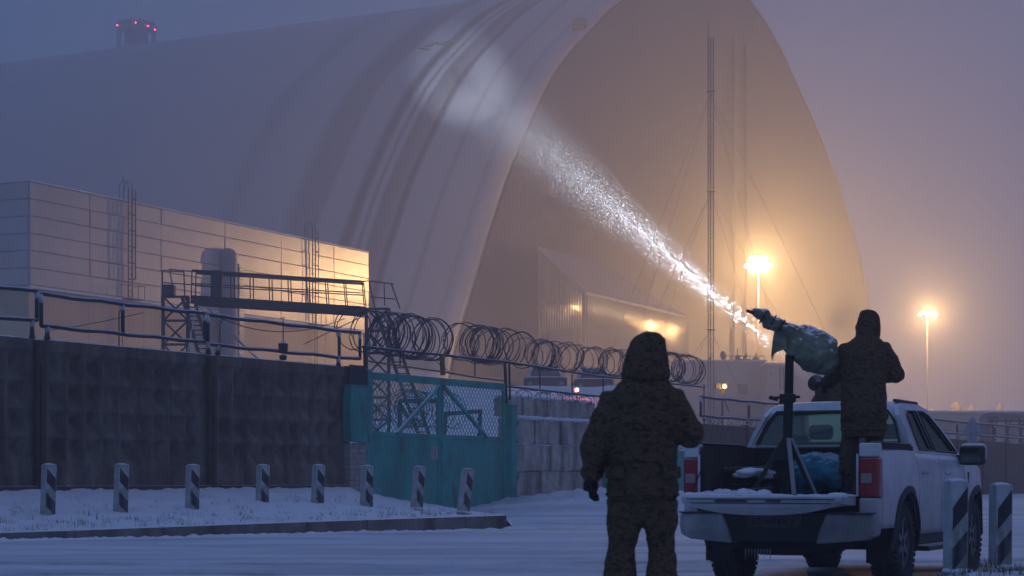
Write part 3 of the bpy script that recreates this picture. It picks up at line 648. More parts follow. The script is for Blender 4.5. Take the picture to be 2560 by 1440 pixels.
# ------------------------------------------------------------------ striped bollards
def bollard(x, ytop, ybot, s, lean, label, rz, flip=False, w_=.19, bank=True):
    Y = F/s; X = (x-1280)/s
    z0 = CH-(ybot-HY)/s; h = (ybot-ytop)/s
    t = thing('bollard', label, 'bollard', (X, Y, z0-.04), rz, 'striped concrete bollards'); t.rotation_euler = (0, lean, rz)
    g = MB(); g.bbox(-w_/2, w_/2, -w_/2, w_/2, -.25, h+.02, .014); g.build('shaft', M_bwhite, t)
    # slanting dark bands painted on the camera side face, as thin raised paint
    for fy, nrm in ((-w_/2, -1),):
        for k in range(2):
            za = h-.13-k*h*.45; sl = .16*(1 if not flip else -1); hh = h*.25; e = w_/2-.014
            pa = [(-e, min(h-.02, za+sl/2)), (e, min(h-.02, za-sl/2)), (e, za-sl/2-hh), (-e, za+sl/2-hh)]
            if k == 0: pa = [(-e, h-.03 if sl > 0 else za+sl/2), (e, za-sl/2 if sl > 0 else h-.03), (e, za-sl/2-hh), (-e, za+sl/2-hh)]
            g = MB(); g.add([(a, fy-.003, b) for a, b in pa]+[(a, fy+.01, b) for a, b in pa], [(0, 1, 2, 3), (7, 6, 5, 4), (0, 3, 7, 4), (1, 5, 6, 2), (0, 4, 5, 1), (3, 2, 6, 7)]); g.build('dark_stripe', M_bblack, t)
    g = MB(); g.sphere((0, 0, h+.02), (w_*.52, w_*.52, .022), 12, 4); g.build('snow_cap', M_snow, t, smooth=True)
    g = MB(); g.sphere((.02, .0, .03), (w_*.85, w_*.75, .035), 14, 5); g.build('snow_drift', M_snow, t, smooth=True)
    return t
BR = radians(38)
bl = [(119, 1158, 1290, 155, .03, 'striped bollard standing before the left wall post'), (301, 1158, 1286, 149, .03, 'striped bollard below the middle of the first wall panel'),
      (480, 1160, 1280, 142, .02, 'striped bollard just left of the second wall post'), (655, 1160, 1272, 133, .03, 'striped bollard right of the second wall post'),
      (793, 1160, 1270, 130, .04, 'striped bollard near the brick pier'), (916, 1162, 1271, 127, .02, 'striped bollard before the left edge of the teal gate'),
      (1041, 1164, 1270, 124, .09, 'striped bollard before the teal gate left of the notice'), (1157, 1169, 1279, 126, .15, 'most tilted striped bollard, before the right gate leaf')]
for x, a, b, s, ln, lab in bl: bollard(x, a, b, s, ln, lab, BR)
bollard(2388, 1196, 1424, 290, .01, 'large dark banded bollard beside the pickup front door', radians(14), True, .165)
bollard(2500, 1206, 1414, 262, .01, 'large dark banded bollard beside the pickup front wheel', radians(14), True, .17)

# ------------------------------------------------------------------ lattice gantry behind the wall
GY = 85.0; gs = F/GY
def GP(x, y, dy=0): return P(x, y, GY+dy)
gb = P(700, 1200, GY); gb.z = .3
t = thing('lattice_gantry', 'dark lattice gantry with railed catwalk behind the concrete wall', 'gantry', gb)
def lattice(g, x0, x1, ya, yb, dy0, dy1, slant=0, r=.07, n=5):
    # square lattice leg between image columns, from row ya down to yb; slant shifts the foot to the right
    cs = []
    for (x, dy) in ((x0, dy0), (x1, dy0), (x1, dy1), (x0, dy1)):
        a = GP(x, ya, dy); b = GP(x+slant, yb, dy); cs.append((a, b)); g.bar(a, b, r, 4)
    for k in range(n+1):
        tt = k/n; q = [a.lerp(b, tt) for a, b in cs]
        for i in range(4): g.bar(q[i], q[(i+1) % 4], r*.7, 4)
        if k < n:
            q2 = [a.lerp(b, (k+1)/n) for a, b in cs]
            for i in range(4):
                if (k+i) % 2: g.bar(q[i], q2[(i+1) % 4], r*.55, 4)
                else: g.bar(q[(i+1) % 4], q2[i], r*.55, 4)
for nm, x0, x1, sl, yb in (('left_tower', 408, 470, 20, 1160), ('right_tower', 916, 972, 24, 1160)):
    g = MB(); lattice(g, x0, x1, 742 if x0 < 600 else 772, yb, 0, 2.2, 0, .10, 7); g.build('tower', M_steel, t, world=True)
    # slanting ladder leaning on the tower
    g = MB(); xa, ya = (470, 745) if x0 < 600 else (952, 775); xb = xa+sl*5 if x0 < 600 else xa+105; yb2 = 1095 if x0 > 600 else 1000; xb = xa+(75 if x0 < 600 else 110)
    for o in (-14, 14): g.bar(GP(xa+o, ya, -.3), GP(xb+o, yb2, -1.4), .10, 4)
    for k in range(1, 22): 
        tt = k/22; g.bar(GP(xa-14, ya, -.3).lerp(GP(xb-14, yb2, -1.4), tt), GP(xa+14, ya, -.3).lerp(GP(xb+14, yb2, -1.4), tt), .035, 4)
    g.build('ladder', M_steel, t, world=True)
g = MB(); a = GP(478, 752); b = GP(912, 780, 3)
def obar(g, a, b, hw, h0, h1):
    d = (b-a).normalized(); n_ = Vector((-d.y, d.x, 0)).normalized()*hw; up = Vector((0, 0, 1))
    vs = [p+q+up*hh for p in (a, b) for q in (-n_, n_) for hh in (h0, h1)]
    g.add(vs, [(0, 1, 3, 2), (4, 6, 7, 5), (0, 4, 5, 1), (2, 3, 7, 6), (1, 5, 7, 3), (0, 2, 6, 4)])
for o in (0, 1.1):
    A = a+Vector((0, o, 0)); B = b+Vector((0, o, 0)); obar(g, A, B, .07, -.12, .20)
g.build('deck_beam', M_steel, t, world=True)
g = MB()
for k in range(30):
    p = a.lerp(b, (k+.5)/30)+Vector((0, .55, .22)); g.box(p.x-.12, p.x+.12, p.y-.62, p.y+.62, p.z-.02, p.z+.02)
g.build('deck_planks', M_steel, t, world=True)
for o in (0, 1.1):
    g = MB(); A = GP(480, 676)+Vector((0, o, 0)); B = GP(905, 704, 3)+Vector((0, o, 0)); g.bar(A, B, .055, 6); A2 = A-Vector((0, 0, .55)); B2 = B-Vector((0, 0, .5)); g.bar(A2, B2, .028, 5)
    for k in range(10): tt = k/9; g.bar(A.lerp(B, tt), a.lerp(b, tt)+Vector((0, o, 0)), .026, 5)
    g.build('handrail', M_steel, t, world=True)
g = MB(); g.bar(GP(406, 676, .3), GP(460, 680, .3), .03, 5); g.bar(GP(406, 676, .3), GP(406, 742, .3), .03, 5); g.bar(GP(424, 673, 1.5), GP(436, 740, .3), .03, 5); g.bar(GP(460, 680, .3), GP(462, 742, .3), .03, 5); g.bar(GP(406, 706, .3), GP(530, 716, .3), .025, 5); g.bar(GP(424, 673, 1.5), GP(540, 685, .3), .025, 5)
g.build('end_railing', M_steel, t, world=True); g = MB()
g.bar(GP(922, 702, 3), GP(984, 710, 3), .03, 5); g.bar(GP(922, 702, 3), GP(938, 772, 3), .03, 5); g.bar(GP(978, 709, 3), GP(1000, 772, 3), .03, 5); g.bar(GP(960, 708, 3), GP(962, 765, 3), .026, 5); g.bar(GP(926, 742, 3), GP(988, 748, 3), .025, 5); g.bar(GP(905, 704, 3), GP(922, 702, 3), .03, 5)
g.build('end_railing', M_steel, t, world=True)
g = MB(); p = GP(543, 742, .2); g.bbox(p.x-.2, p.x+.24, p.y-.3, p.y+.1, p.z-.02, p.z+1.12, .03); g.build('motor_box', M_steel, t, world=True)
g = MB(); p = GP(423, 742, .2); g.bbox(p.x-.25, p.x+.25, p.y-.3, p.y+.3, p.z, p.z+.52, .06); g.build('winch_box', M_steel, t, world=True)
# portal seen through the gate
t = thing('steel_portal', 'dark steel portal frame seen through the gate grille', 'portal', P(1000, 1200, 70))
g = MB()
for a_, b_ in (((1000, 1000), (1000, 1150)), ((1095, 1000), (1095, 1150)), ((1000, 1002), (1100, 1002)), ((1110, 1035), (1205, 1028)), ((1200, 1028), (1198, 1150)), ((1112, 1035), (1110, 1150)), ((1000, 1010), (1030, 1060))):
    g.bar(P(*a_, 70), P(*b_, 70), .10, 4)
g.build('beam', M_steel, t, world=True)
# loose stay wires
t = thing('stay_wire', 'thin stay wires crossing below the gantry catwalk', 'wire', P(600, 1100, 84))
for a_, b_ in (((495, 765), (650, 900)), ((520, 770), (640, 895)), ((930, 780), (760, 860)), ((960, 800), (1130, 935)), ((490, 770), (470, 880))):
    g = MB(); g.bar(P(*a_, 84), P(*b_, 78), .022, 4); g.build('wire', M_steel, t, world=True)

# ------------------------------------------------------------------ white panel building on the left
def s2(x): return 36-(8.6/847)*(x-75)
def B2(x, z=0.): s = s2(x); return Vector(((x-1280)/s, F/s, z))
b0 = B2(75); bd = (B2(922)-b0).normalized(); BROT = atan2(bd.y, bd.x)
def BU(x): return (B2(x)-b0).dot(bd)
def bpx(u):      # inverse of BU
    lo, hi = -200., 1200.
    for _ in range(50):
        m_ = (lo+hi)/2
        if BU(m_) < u: lo = m_
        else: hi = m_
    return lo
bl_ = thing('panel_building', 'long white panelled building with roof ladders behind the left wall', 'building', (b0.x, b0.y, 0), BROT)
LB = BU(922); ZT = 21.75; ZM = 14.56
g = MB(); g.box(.12, LB-.12, .12, 26, ZM-.1, ZT-.15); g.build('core', M_panel, bl_)
g = MB(); g.box(.35, LB-.30, .45, 26, -.5, ZM-.05); g.build('lower_wall', M_lower, bl_)
joints = [0]+[BU(x) for x in (225, 403, 562, 703, 835)]+[LB]
rows = 6; rh = (ZT-ZM)/rows
pm = {}
for i, (a, b) in enumerate(zip(joints, joints[1:])):
    for j in range(rows):
        g = MB(); g.bbox(a+.035, b-.035, random.uniform(-.03, .02), .12, ZM+j*rh+.03, ZM+(j+1)*rh-.03, .02); g.build('panel', M_panel, bl_)
for k in range(4):
    for j in range(rows):
        g = MB(); g.bbox(random.uniform(-.01, .01), .12, .16+k*6.4, .16+(k+1)*6.4-.07, ZM+j*rh+.03, ZM+(j+1)*rh-.03, .02); g.build('panel', M_panel, bl_)
g = MB(); g.bbox(-.06, LB+.04, -.08, 26, ZT+.0, ZT+.10, .02); g.build('parapet_cap', M_roofe, bl_)
g = MB(); g.bbox(-.10, LB+.06, -.14, .14, ZM-.22, ZM-.03, .03); g.build('snowy_ledge', M_roofe, bl_)
for k in range(0, 7):
    g = MB(); g.box(.345+k*(LB-.65)/7+.02, .345+(k+1)*(LB-.65)/7-.02, .40, .45, 8.4, ZM-.25); g.build('lower_panel', M_lower, bl_)
def wall_ladder(x, z0, z1, label):
    t = thing('wall_ladder', label, 'ladder', (b0+bd*BU(x)), BROT); t.location.z = z0; h = z1-z0
    g = MB()
    for o in (-.25, .25): g.bar((o, -.28, 0), (o, -.28, h+.9), .05, 5)
    g.build('rails', M_steel, t); g = MB()
    for k in range(int(h/.42)): g.bar((-.25, -.28, k*.42+.2), (.25, -.28, k*.42+.2), .035, 4)
    g.build('rungs', M_steel, t); g = MB()
    for k in range(int(h/1.2)):
        z = 1.5+k*1.2
        if z > h+.8: break
        g.tube([(.36*cos(a), -.28-.36+.36*-sin(a)*1.0 if False else -.30-.42*sin(a), z) for a in [pi*i/8 for i in range(9)]], .035, 4)
    for a in (.25*pi, .5*pi, .75*pi): g.bar((.36*cos(a), -.30-.42*sin(a), 1.5), (.36*cos(a), -.30-.42*sin(a), h+.7), .028, 4)
    g.build('safety_cage', M_steel, t)
    g = MB(); g.box(-.8, .8, -1.0, 0, -.06, 0); 
    for a in (-.8, 0, .8): g.bar((a, -1, 0), (a, -1, 1.0), .025, 4)
    g.bar((-.8, -1, 1), (.8, -1, 1), .025, 4); g.bar((-.8, -1, 1), (-.8, 0, 1), .025, 4); g.bar((.8, -1, 1), (.8, 0, 1), .025, 4); g.build('landing', M_steel, t)
    g = MB()
    for sgn in (-1, 1): g.tube([(.25*sgn, -.28, h+.7), (.25*sgn, -.20, h+1.3), (.25*sgn, .2, h+1.5), (.25*sgn, .5, h+1.1), (.25*sgn, .5, h)], .03, 5)
    g.build('top_hoops', M_steel, t)
wall_ladder(318, ZM-.1, ZT+.1, 'caged ladder on the white building nearest its left corner')
wall_ladder(778, ZM-.1, ZT+.1, 'caged ladder on the brightly lit end of the white building')
for x, lab in ((305, 'thin lower ladder below the left caged ladder'), (792, 'thin lower ladder below the right caged ladder')):
    t = thing('wall_ladder', lab, 'ladder', (b0+bd*BU(x)), BROT); g = MB()
    for o in (-.22, .22): g.bar((o, .1, 4), (o, .1, ZM-.2), .03, 4)
    for k in range(24): g.bar((-.22, .1, 4.2+k*.42), (.22, .1, 4.2+k*.42), .018, 4)
    g.build('ladder_frame', M_steel, t)
t = thing('lightning_rod', 'thin rod standing on the white building roof by the ladder', 'rod', P(312, 480, 150)); g = MB(); g.bar((0, 0, 0), (-.12, 0, 1.3), .02, 4); g.build('rod', M_steel, t)
# round headed duct with a ribbed strip
t = thing('wall_duct', 'grey round topped duct rising against the white building', 'duct', (b0+bd*BU(560)), BROT)
u1 = BU(583)-BU(560); zt = 1+(1200-622)/s2(565)
g = MB(); ru = .72
g.rings([(0, -.35, 0, ru, .8), (0, -.35, zt-1.0, ru, .8), (0, -.35, zt-.5, ru*.92, .76), (0, -.35, zt-.15, ru*.65, .55), (0, -.35, zt, ru*.2, .2)], 20); g.build('duct_shell', mat('grey_duct', (.22, .22, .24), .6, var=.12, scale=.6), t, smooth=True)
g = MB(); k = 0; z = 0
xo = BU(592)-BU(560)
while z < zt-1.2:
    g.bbox(xo-.35, xo+.35, -.5+(k % 2)*.04, .1, z, z+.30, .01); z += .32; k += 1
kind(g.build('ribbed_strip', M_panel, t), 'stuff')

# ------------------------------------------------------------------ great arch
SA = .62
PROF = [(-73.6, 0), (-69, 22), (-63.7, 36), (-54, 59), (-41.6, 80), (-30, 91.5), (-19.9, 99.5), (-8, 105.2), (4, 108), (14, 108.4), (21.5, 106.6), (31, 99.8), (40.7, 89), (49, 79), (56.3, 68), (66.9, 46), (71.5, 24), (73.6, 0)]
def cr(p0, p1, p2, p3, t): return .5*((2*p1)+(-p0+p2)*t+(2*p0-5*p1+4*p2-p3)*t*t+(-p0+3*p1-3*p2+p3)*t**3)
def prof(v):
    n_ = len(PROF)-1; x = min(n_-1e-6, max(0, v*n_)); i = int(x); t = x-i; g_ = lambda k: PROF[min(n_, max(0, k))]
    return cr(g_(i-1)[0], g_(i)[0], g_(i+1)[0], g_(i+2)[0], t), cr(g_(i-1)[1], g_(i)[1], g_(i+1)[1], g_(i+2)[1], t)
def AP(q, z, L=0, off=0):
    X = 36.9+.698*q-.877*L+off*.716; Y = 424.6+.716*q+.48*L-off*.698
    return Vector((X*SA, Y*SA, 1+(z-1)*SA))
def arch_pt(v, L, lift=0):
    q, z = prof(v); p = AP(q, z, L)
    if lift:
        q2, z2 = prof(min(1, v+.004)); d = Vector((q2-q, z2-z)).normalized(); p = AP(q-d.y*lift, z+d.x*lift, L)
    return p
def arch_inv(px, py):
    best = None
    lo = (0.02, .62, 0, 190)
    for it in range(3):
        n1 = 60
        for i in range(n1+1):
            v = lo[0]+(lo[1]-lo[0])*i/n1
            for j in range(n1+1):
                L = lo[2]+(lo[3]-lo[2])*j/n1; p = arch_pt(v, L); x = 1280+F*p.x/p.y; y = 1200-F*(p.z-1)/p.y; e = (x-px)**2+(y-py)**2
                if best is None or e < best[0]: best = (e, v, L)
        dv = (lo[1]-lo[0])/n1*2; dL = (lo[3]-lo[2])/n1*2; lo = (max(0, best[1]-dv), best[1]+dv, max(0, best[2]-dL), best[2]+dL)
    return best[1], best[2]
def arch_mat():
    m = bpy.data.materials.new('arch_cladding'); m.use_nodes = True; n = m.node_tree.nodes; L = m.node_tree.links; b = n['Principled BSDF']
    b.inputs['Roughness'].default_value = .42; b.inputs['Metallic'].default_value = .25
    uv = n.new('ShaderNodeUVMap'); uv.uv_map = 'UVMap'; sp = n.new('ShaderNodeSeparateXYZ'); L.new(uv.outputs[0], sp.inputs[0])
    mpv = n.new('ShaderNodeMapping'); mpv.inputs['Scale'].default_value = (25, 3, 1); L.new(uv.outputs[0], mpv.inputs[0])
    nz = n.new('ShaderNodeTexNoise'); nz.inputs['Scale'].default_value = 1.0; nz.inputs['Detail'].default_value = 5; L.new(mpv.outputs[0], nz.inputs['Vector'])
    wob = n.new('ShaderNodeTexNoise'); wob.inputs['Scale'].default_value = 9; wob.inputs['Detail'].default_value = 3; L.new(uv.outputs[0], wob.inputs['Vector'])
    ma = n.new('ShaderNodeMath'); ma.operation = 'MULTIPLY_ADD'; L.new(wob.outputs[0], ma.inputs[0]); ma.inputs[1].default_value = .012; L.new(sp.outputs[0], ma.inputs[2])
    r = n.new('ShaderNodeValToRGB'); L.new(ma.outputs[0], r.inputs[0]); els = r.color_ramp.elements
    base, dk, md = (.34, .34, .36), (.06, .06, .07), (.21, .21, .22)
    S = [(0, base), (.020, base), (.024, md), (.028, base), (.060, base), (.064, md), (.070, base), (.101, base), (.104, dk), (.109, dk), (.111, md), (.131, (.15, .15, .155)), (.134, base), (.141, base), (.143, dk), (.1455, base), (.153, base), (.155, dk), (.165, (.12, .12, .125)), (.168, base), (.20, base), (.205, md), (.235, md), (.25, base), (.30, base), (.32, (.27, .27, .28)), (.34, base), (1, base)]
    els[0].position = 0; els[0].color = (*base, 1); els[1].position = 1; els[1].color = (*base, 1)
    for p_, c_ in S[1:-1]: e = els.new(p_+.006); e.color = (*c_, 1)
    r2 = n.new('ShaderNodeValToRGB'); r2.color_ramp.elements[0].position = .25; r2.color_ramp.elements[0].color = (.96, .96, .96, 1); r2.color_ramp.elements[1].position = .8; r2.color_ramp.elements[1].color = (1.03, 1.03, 1.03, 1); L.new(nz.outputs[0], r2.inputs[0])
    mx = n.new('ShaderNodeMixRGB'); mx.blend_type = 'MULTIPLY'; mx.inputs[0].default_value = 1; L.new(r.outputs[0], mx.inputs[1]); L.new(r2.outputs[0], mx.inputs[2]); L.new(mx.outputs[0], b.inputs['Base Color'])
    return m
arch = thing('arch_shelter', 'enormous pale arched hall fading into the haze', 'building', AP(0, 1, 0)*1.0); arch.location.z = 0
NU, NV = 70, 90; LMAX = 250
def arch_L(a): return .15+(LMAX-.15)*a
g = MB()
g.grid(lambda a, b_: arch_pt(b_, arch_L(a)), NU, NV)
o = g.build('roof_shell', arch_mat(), arch, smooth=True, world=True)
uvl = o.data.uv_layers.new(name='UVMap')
for lp in o.data.loops:
    i = lp.vertex_index; uvl.data[lp.index].uv = (arch_L((i % (NU+1))/NU)/200, (i//(NU+1))/NV)
sol = o.modifiers.new('thickness', 'SOLIDIFY'); sol.thickness = .8; sol.offset = -1
# end wall: ribbed vertical cladding
g = MB(); NC = 620; vs = []; lv = [prof(k/900) for k in range(901)]
def ztop(q):
    for (a, za), (b_, zb) in zip(lv, lv[1:]):
        if a <= q <= b_: return za+(zb-za)*(q-a)/max(1e-6, b_-a)
    return 0
for k in range(NC+1):
    q = -73.4+146.8*k/NC; zt = max(.3, ztop(q)-.05); d = .008*(1 if k % 4 in (1, 2) else 0)
    for j in range(3): vs.append(AP(q, 0 if j == 0 else (zt*.5 if j == 1 else zt), .05, d))
g.add(vs, [(3*k+j, 3*k+3+j, 3*k+4+j, 3*k+1+j) for k in range(NC) for j in range(2)])
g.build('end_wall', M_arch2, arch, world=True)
g = MB(); vs = []; n_ = 60*8
for k in range(n_+1):
    q = -68.2+30*k/n_; zt = min(38, ztop(q)-1.2); d = .16+.08*sin(k*pi/4)
    for j in range(2): vs.append(AP(q, 0 if j == 0 else zt, .4, d))
g.add(vs, [(2*k, 2*k+2, 2*k+3, 2*k+1) for k in range(n_)])
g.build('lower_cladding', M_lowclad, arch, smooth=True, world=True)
# rib at the mouth of the arch and vertical service shaft
g = MB(); g.tube([arch_pt(k/80, 0, .0) for k in range(81)], .12, 5); g.build('edge_rib', M_pole, arch, world=True)
def face_q(px):      # q on the end wall that projects to image column px
    k = (px-1280)/F; return (k*424.6-36.9)/(.698-.716*k)
for px in (1836, 1866):
    q = face_q(px); g = MB(); a = AP(q-.7, 8, 0, .1); b_ = AP(q+.7, ztop(q)-12, 0, 1.6); p0 = AP(q-.8, 8, 0, .2); p1 = AP(q+.8, 8, 0, .2); p2 = AP(q+.8, 8, 0, .7); p3 = AP(q-.8, 8, 0, .7); H = (ztop(q)-10)*SA
    up = Vector((0, 0, H-5)); g.add([p0, p1, p2, p3, p0+up, p1+up, p2+up, p3+up], [(0, 1, 5, 4), (1, 2, 6, 5), (2, 3, 7, 6), (3, 0, 4, 7), (4, 5, 6, 7), (3, 2, 1, 0)]); g.build('service_shaft', M_arch2, arch, world=True)
# seam lines, roof walkway and torn cladding
def on_arch(p1, p2, n_=24, lift=.15):
    (v1, L1), (v2, L2) = arch_inv(*p1), arch_inv(*p2); return [arch_pt(v1+(v2-v1)*k/n_, L1+(L2-L1)*k/n_, lift) for k in range(n_+1)]
for p1, p2, r_ in (((20, 438), (1275, 330), .10), ((925, 692), (1180, 688), .10), ((835, 168), (1390, 120), .09)):
    g = MB(); g.tube(on_arch(p1, p2), r_, 4); g.build('seam', M_stack, arch, world=True)
g = MB(); pts = on_arch((640, 185), (1455, 92), 60, .3); g.tube(pts, .2, 5, rs=[.08+.16*max(0, k/60-.15)*(1+.5*fbm(k*.8, 0)) for k in range(61)]); g.build('roof_walkway', M_stack, arch, world=True)
g = MB(); vx = arch_inv(1110, 118); 
for k in range(46):
    cx = random.gauss(0, 1); v = vx[0]+.0035*random.gauss(0, 1)+.002*cx; L = vx[1]-6.5*cx*.55; c = arch_pt(v, L, .5)
    r_ = random.uniform(.3, 1.1); g.sphere(c, (r_*1.3, r_, .22), 7, 4)
kind(g.build('torn_cladding', M_stack, arch, world=True), 'stuff')
v_, L_ = arch_inv(1455, 80); c = arch_pt(v_, L_, 1.2); g = MB(); g.bbox(c.x-.9, c.x+.9, c.y-1, c.y+1, c.z-.5, c.z+.9, .1); g.build('roof_box', M_stack, arch, world=True)

# ------------------------------------------------------------------ lean-to annex in front of the end wall
AN0 = Vector((182/F*230, 230, 0)); and_ = Vector((.397, .918, 0)); anp = Vector((-.918, .397, 0)); EZ = 1+465/(F/230); RZ = 1+(1200-622)/(F/232.5); GW = 5.6
ax_rot = atan2(and_.y, and_.x)
t = thing('annex_building', 'corrugated metal annex with a steep lean-to roof before the arch', 'building', AN0, ax_rot)
# local: x along the long wall (away), y to the left (gable direction)
LA = 78
def corr(g, a, b, zf0, zf1, axis_='x', pitch=.30, dep=.07, off=0):
    n_ = int((b-a)/pitch)*12; vs = []
    for k in range(n_+1):
        u = a+(b-a)*k/n_; d = dep*(.5+.5*sin(k*pi/6))
        for zf in (zf0, zf1): vs.append((u, off-d, zf(u)) if axis_ == 'x' else (off-d, u, zf(u)))
    g.add(vs, [(2*k, 2*k+2, 2*k+3, 2*k+1) for k in range(n_)])
g = MB(); corr(g, 0.12, LA, lambda u: 0, lambda u: EZ-.1, 'x', .42, .36); g.build('long_wall', M_clad, t, smooth=True)
g = MB(); corr(g, 0.12, GW-.1, lambda u: 0, lambda u: EZ+(RZ-EZ)*u/GW-.1, 'y', .30, .10); g.build('gable_wall', M_clad, t, smooth=True)
g = MB(); th_ = .25; g.add([(-.25, -.2, EZ-.05), (LA, -.2, EZ-.05), (LA, GW+.2, RZ+.05), (-.25, GW+.2, RZ+.05), (-.25, -.2, EZ+th_), (LA, -.2, EZ+th_), (LA, GW+.2, RZ+th_), (-.25, GW+.2, RZ+th_)], [(0, 3, 2, 1), (4, 5, 6, 7), (0, 1, 5, 4), (1, 2, 6, 5), (2, 3, 7, 6), (3, 0, 4, 7)]); g.build('roof_slab', M_annroof, t)
g = MB(); g.bbox(-.12, .14, -.12, .14, 0, EZ, .02); g.bbox(-.12, .14, GW-.12, GW+.14, 0, RZ, .02); g.build('corner_trim', M_stack, t)
g = MB(); g.box(.1, LA, .05, GW, 0, EZ-.3); g.build('inner_core', M_dark, t)
for (px, py) in ((1367, 760), (1392, 758)):
    pass
def on_gable(px, py):
    k = (px-1280)/F; u = (AN0.x-k*AN0.y)/(.918+.397*k); Y = AN0.y+.397*u; return u, 1+(1200-py)*Y/F
for (px, py) in ((1362, 760), (1410, 757)):
    u, z = on_gable(px, py); tt = thing('wall_floodlight', 'unlit floodlight box on the annex gable, '+('nearer the corner trim' if px > 1400 else 'nearer the ridge end'), 'floodlight', AN0+anp*u+Vector((0, 0, z)), ax_rot)
    g = MB(); g.bbox(-.75, -.25, -.45, .40, -.25, .30, .04); g.build('housing', M_stack, tt); g = MB(); g.bar((-.3, 0, 0), (0, 0, -.15), .06, 5); g.build('arm', M_stack, tt)
# canopy over the gable door
u, z = on_gable(1440, 815); g = MB(); g.bbox(-1.8, .0, u-.5, u+2.6, z-2.8, z-.4, .05); g.build('door_canopy', M_clad, t)
g = MB(); g.bbox(-1.84, -1.80, u-.2, u+1.6, z-2.2, z-.7, .01); g.build('canopy_window', M_dark, t)
# ------------------------------------------------------------------ vent stack far behind the arch
sy = 530.; M_vent = mat('vent_stack_concrete', (.24, .25, .27), .8, var=.15)
t = thing('vent_stack', 'faint vent stack with red lamps fading into the upper left sky', 'chimney', P(341, 1200, sy)); u_ = sy/F
g = MB(); c = P(341, 1200, sy); g.rings([(c.x, c.y, 0, 26*u_, 26*u_), (c.x, c.y, 1+(1200-52)*u_, 25*u_, 25*u_)], 20); g.build('shaft', M_vent, t, world=True)
g = MB(); z = 1+(1200-74)*u_; g.rings([(c.x, c.y, z, 49*u_, 49*u_), (c.x, c.y, z+.5, 51*u_, 51*u_)], 20); g.rings([(c.x, c.y, z+1.5, 50*u_, 50*u_), (c.x, c.y, z+1.6, 50*u_, 50*u_)], 20); g.build('platform', M_vent, t, world=True)
g = MB()
for a in range(8):
    q = Vector((cos(a*pi/4), sin(a*pi/4), 0))*47*u_; b_ = Vector((c.x, c.y, 0))+q; g.bar(b_, b_+Vector((0, 0, z)), .25, 4)
    q2 = Vector((cos((a+1)*pi/4), sin((a+1)*pi/4), 0))*47*u_
    for k in range(12): g.bar(Vector((c.x, c.y, k*z/12))+q, Vector((c.x, c.y, (k+1)*z/12))+q2, .12, 4)
g.build('support_lattice', M_stack, t, world=True)
M_redl = mat('red_signal_light', (.8, .02, .04), emis=(1, .06, .16, 7))
for x, y in ((293, 63), (339, 57), (370, 65), (387, 74)):
    g = MB(); g.sphere(P(x, y, sy-4.2), .22, 10, 6); g.build('signal_lamp', M_redl, t, world=True)
M_wl = mat('white_signal_light', (.8, .8, .7), emis=(.8, .95, .8, 7))
t = thing('roof_lights', 'tiny post with three pale lights on the arch crest', 'lights', P(1204, 80, 262)); g = MB(); g.bar(P(1204, 86, 262), P(1204, 58, 262), .06, 4); g.bar(P(1200, 79, 262), P(1210, 78, 262), .05, 4); g.build('mast', M_stack, t, world=True)
for x, y in ((1202, 61), (1202, 78), (1209, 77)): g = MB(); g.sphere(P(x, y, 261.6), .07, 8, 5); g.build('lamp', M_wl, t, world=True)

# ------------------------------------------------------------------ lattice mast with guys
my = 165.; t = thing('lattice_mast', 'tall slender guyed lattice mast in front of the arch', 'mast', P(1777, 1200, my)); r_ = 7.0*my/F; zt = 1+(1200-92)*my/F; cx = P(1777, 1200, my).x
g = MB(); cs = [(cx-r_, my-r_*.6), (cx+r_, my-r_*.6), (cx, my+r_)]
for (x, y) in cs: g.bar((x, y, 0), (x, y, zt), .038, 5)
g.build('legs', M_steel, t, world=True); g = MB(); n_ = 118
for k in range(n_):
    z0 = zt*k/n_; z1 = zt*(k+1)/n_
    for i in range(3):
        a = cs[i]; b_ = cs[(i+1) % 3]; g.bar((*a, z0), (*b_, z0), .016, 3); 
        if k % 2: g.bar((*a, z0), (*b_, z1), .012, 3)
kind(g.build('bracing', M_steel, t, world=True), 'stuff')
g = MB(); g.bar((cx-r_, my-.2, zt), (cx-r_, my-.2, zt+1.2), .03, 4); g.build('aerial', M_steel, t, world=True)
for zi, (dx, dy) in ((230, (1, 1)), (480, (1, 1)), (825, (1, 1))):
    z = 1+(1200-zi)*my/F
    g = MB(); g.box(cx-r_*1.5, cx+r_*1.5, my-.25, my-.15, z-.05, z+.05); g.build('guy_collar', M_steel, t, world=True)
    for dx, dy in ((11, -30) if zi > 0 else (0, 0), (13, 25), (-11, -8), (-13, 24)):
        f_ = .45+.55*(z/zt); g = MB(); g.bar((cx, my, z), (cx+dx*f_, my+dy*f_, .3), .013, 3); g.build('guy_wire', M_steel, t, world=True)

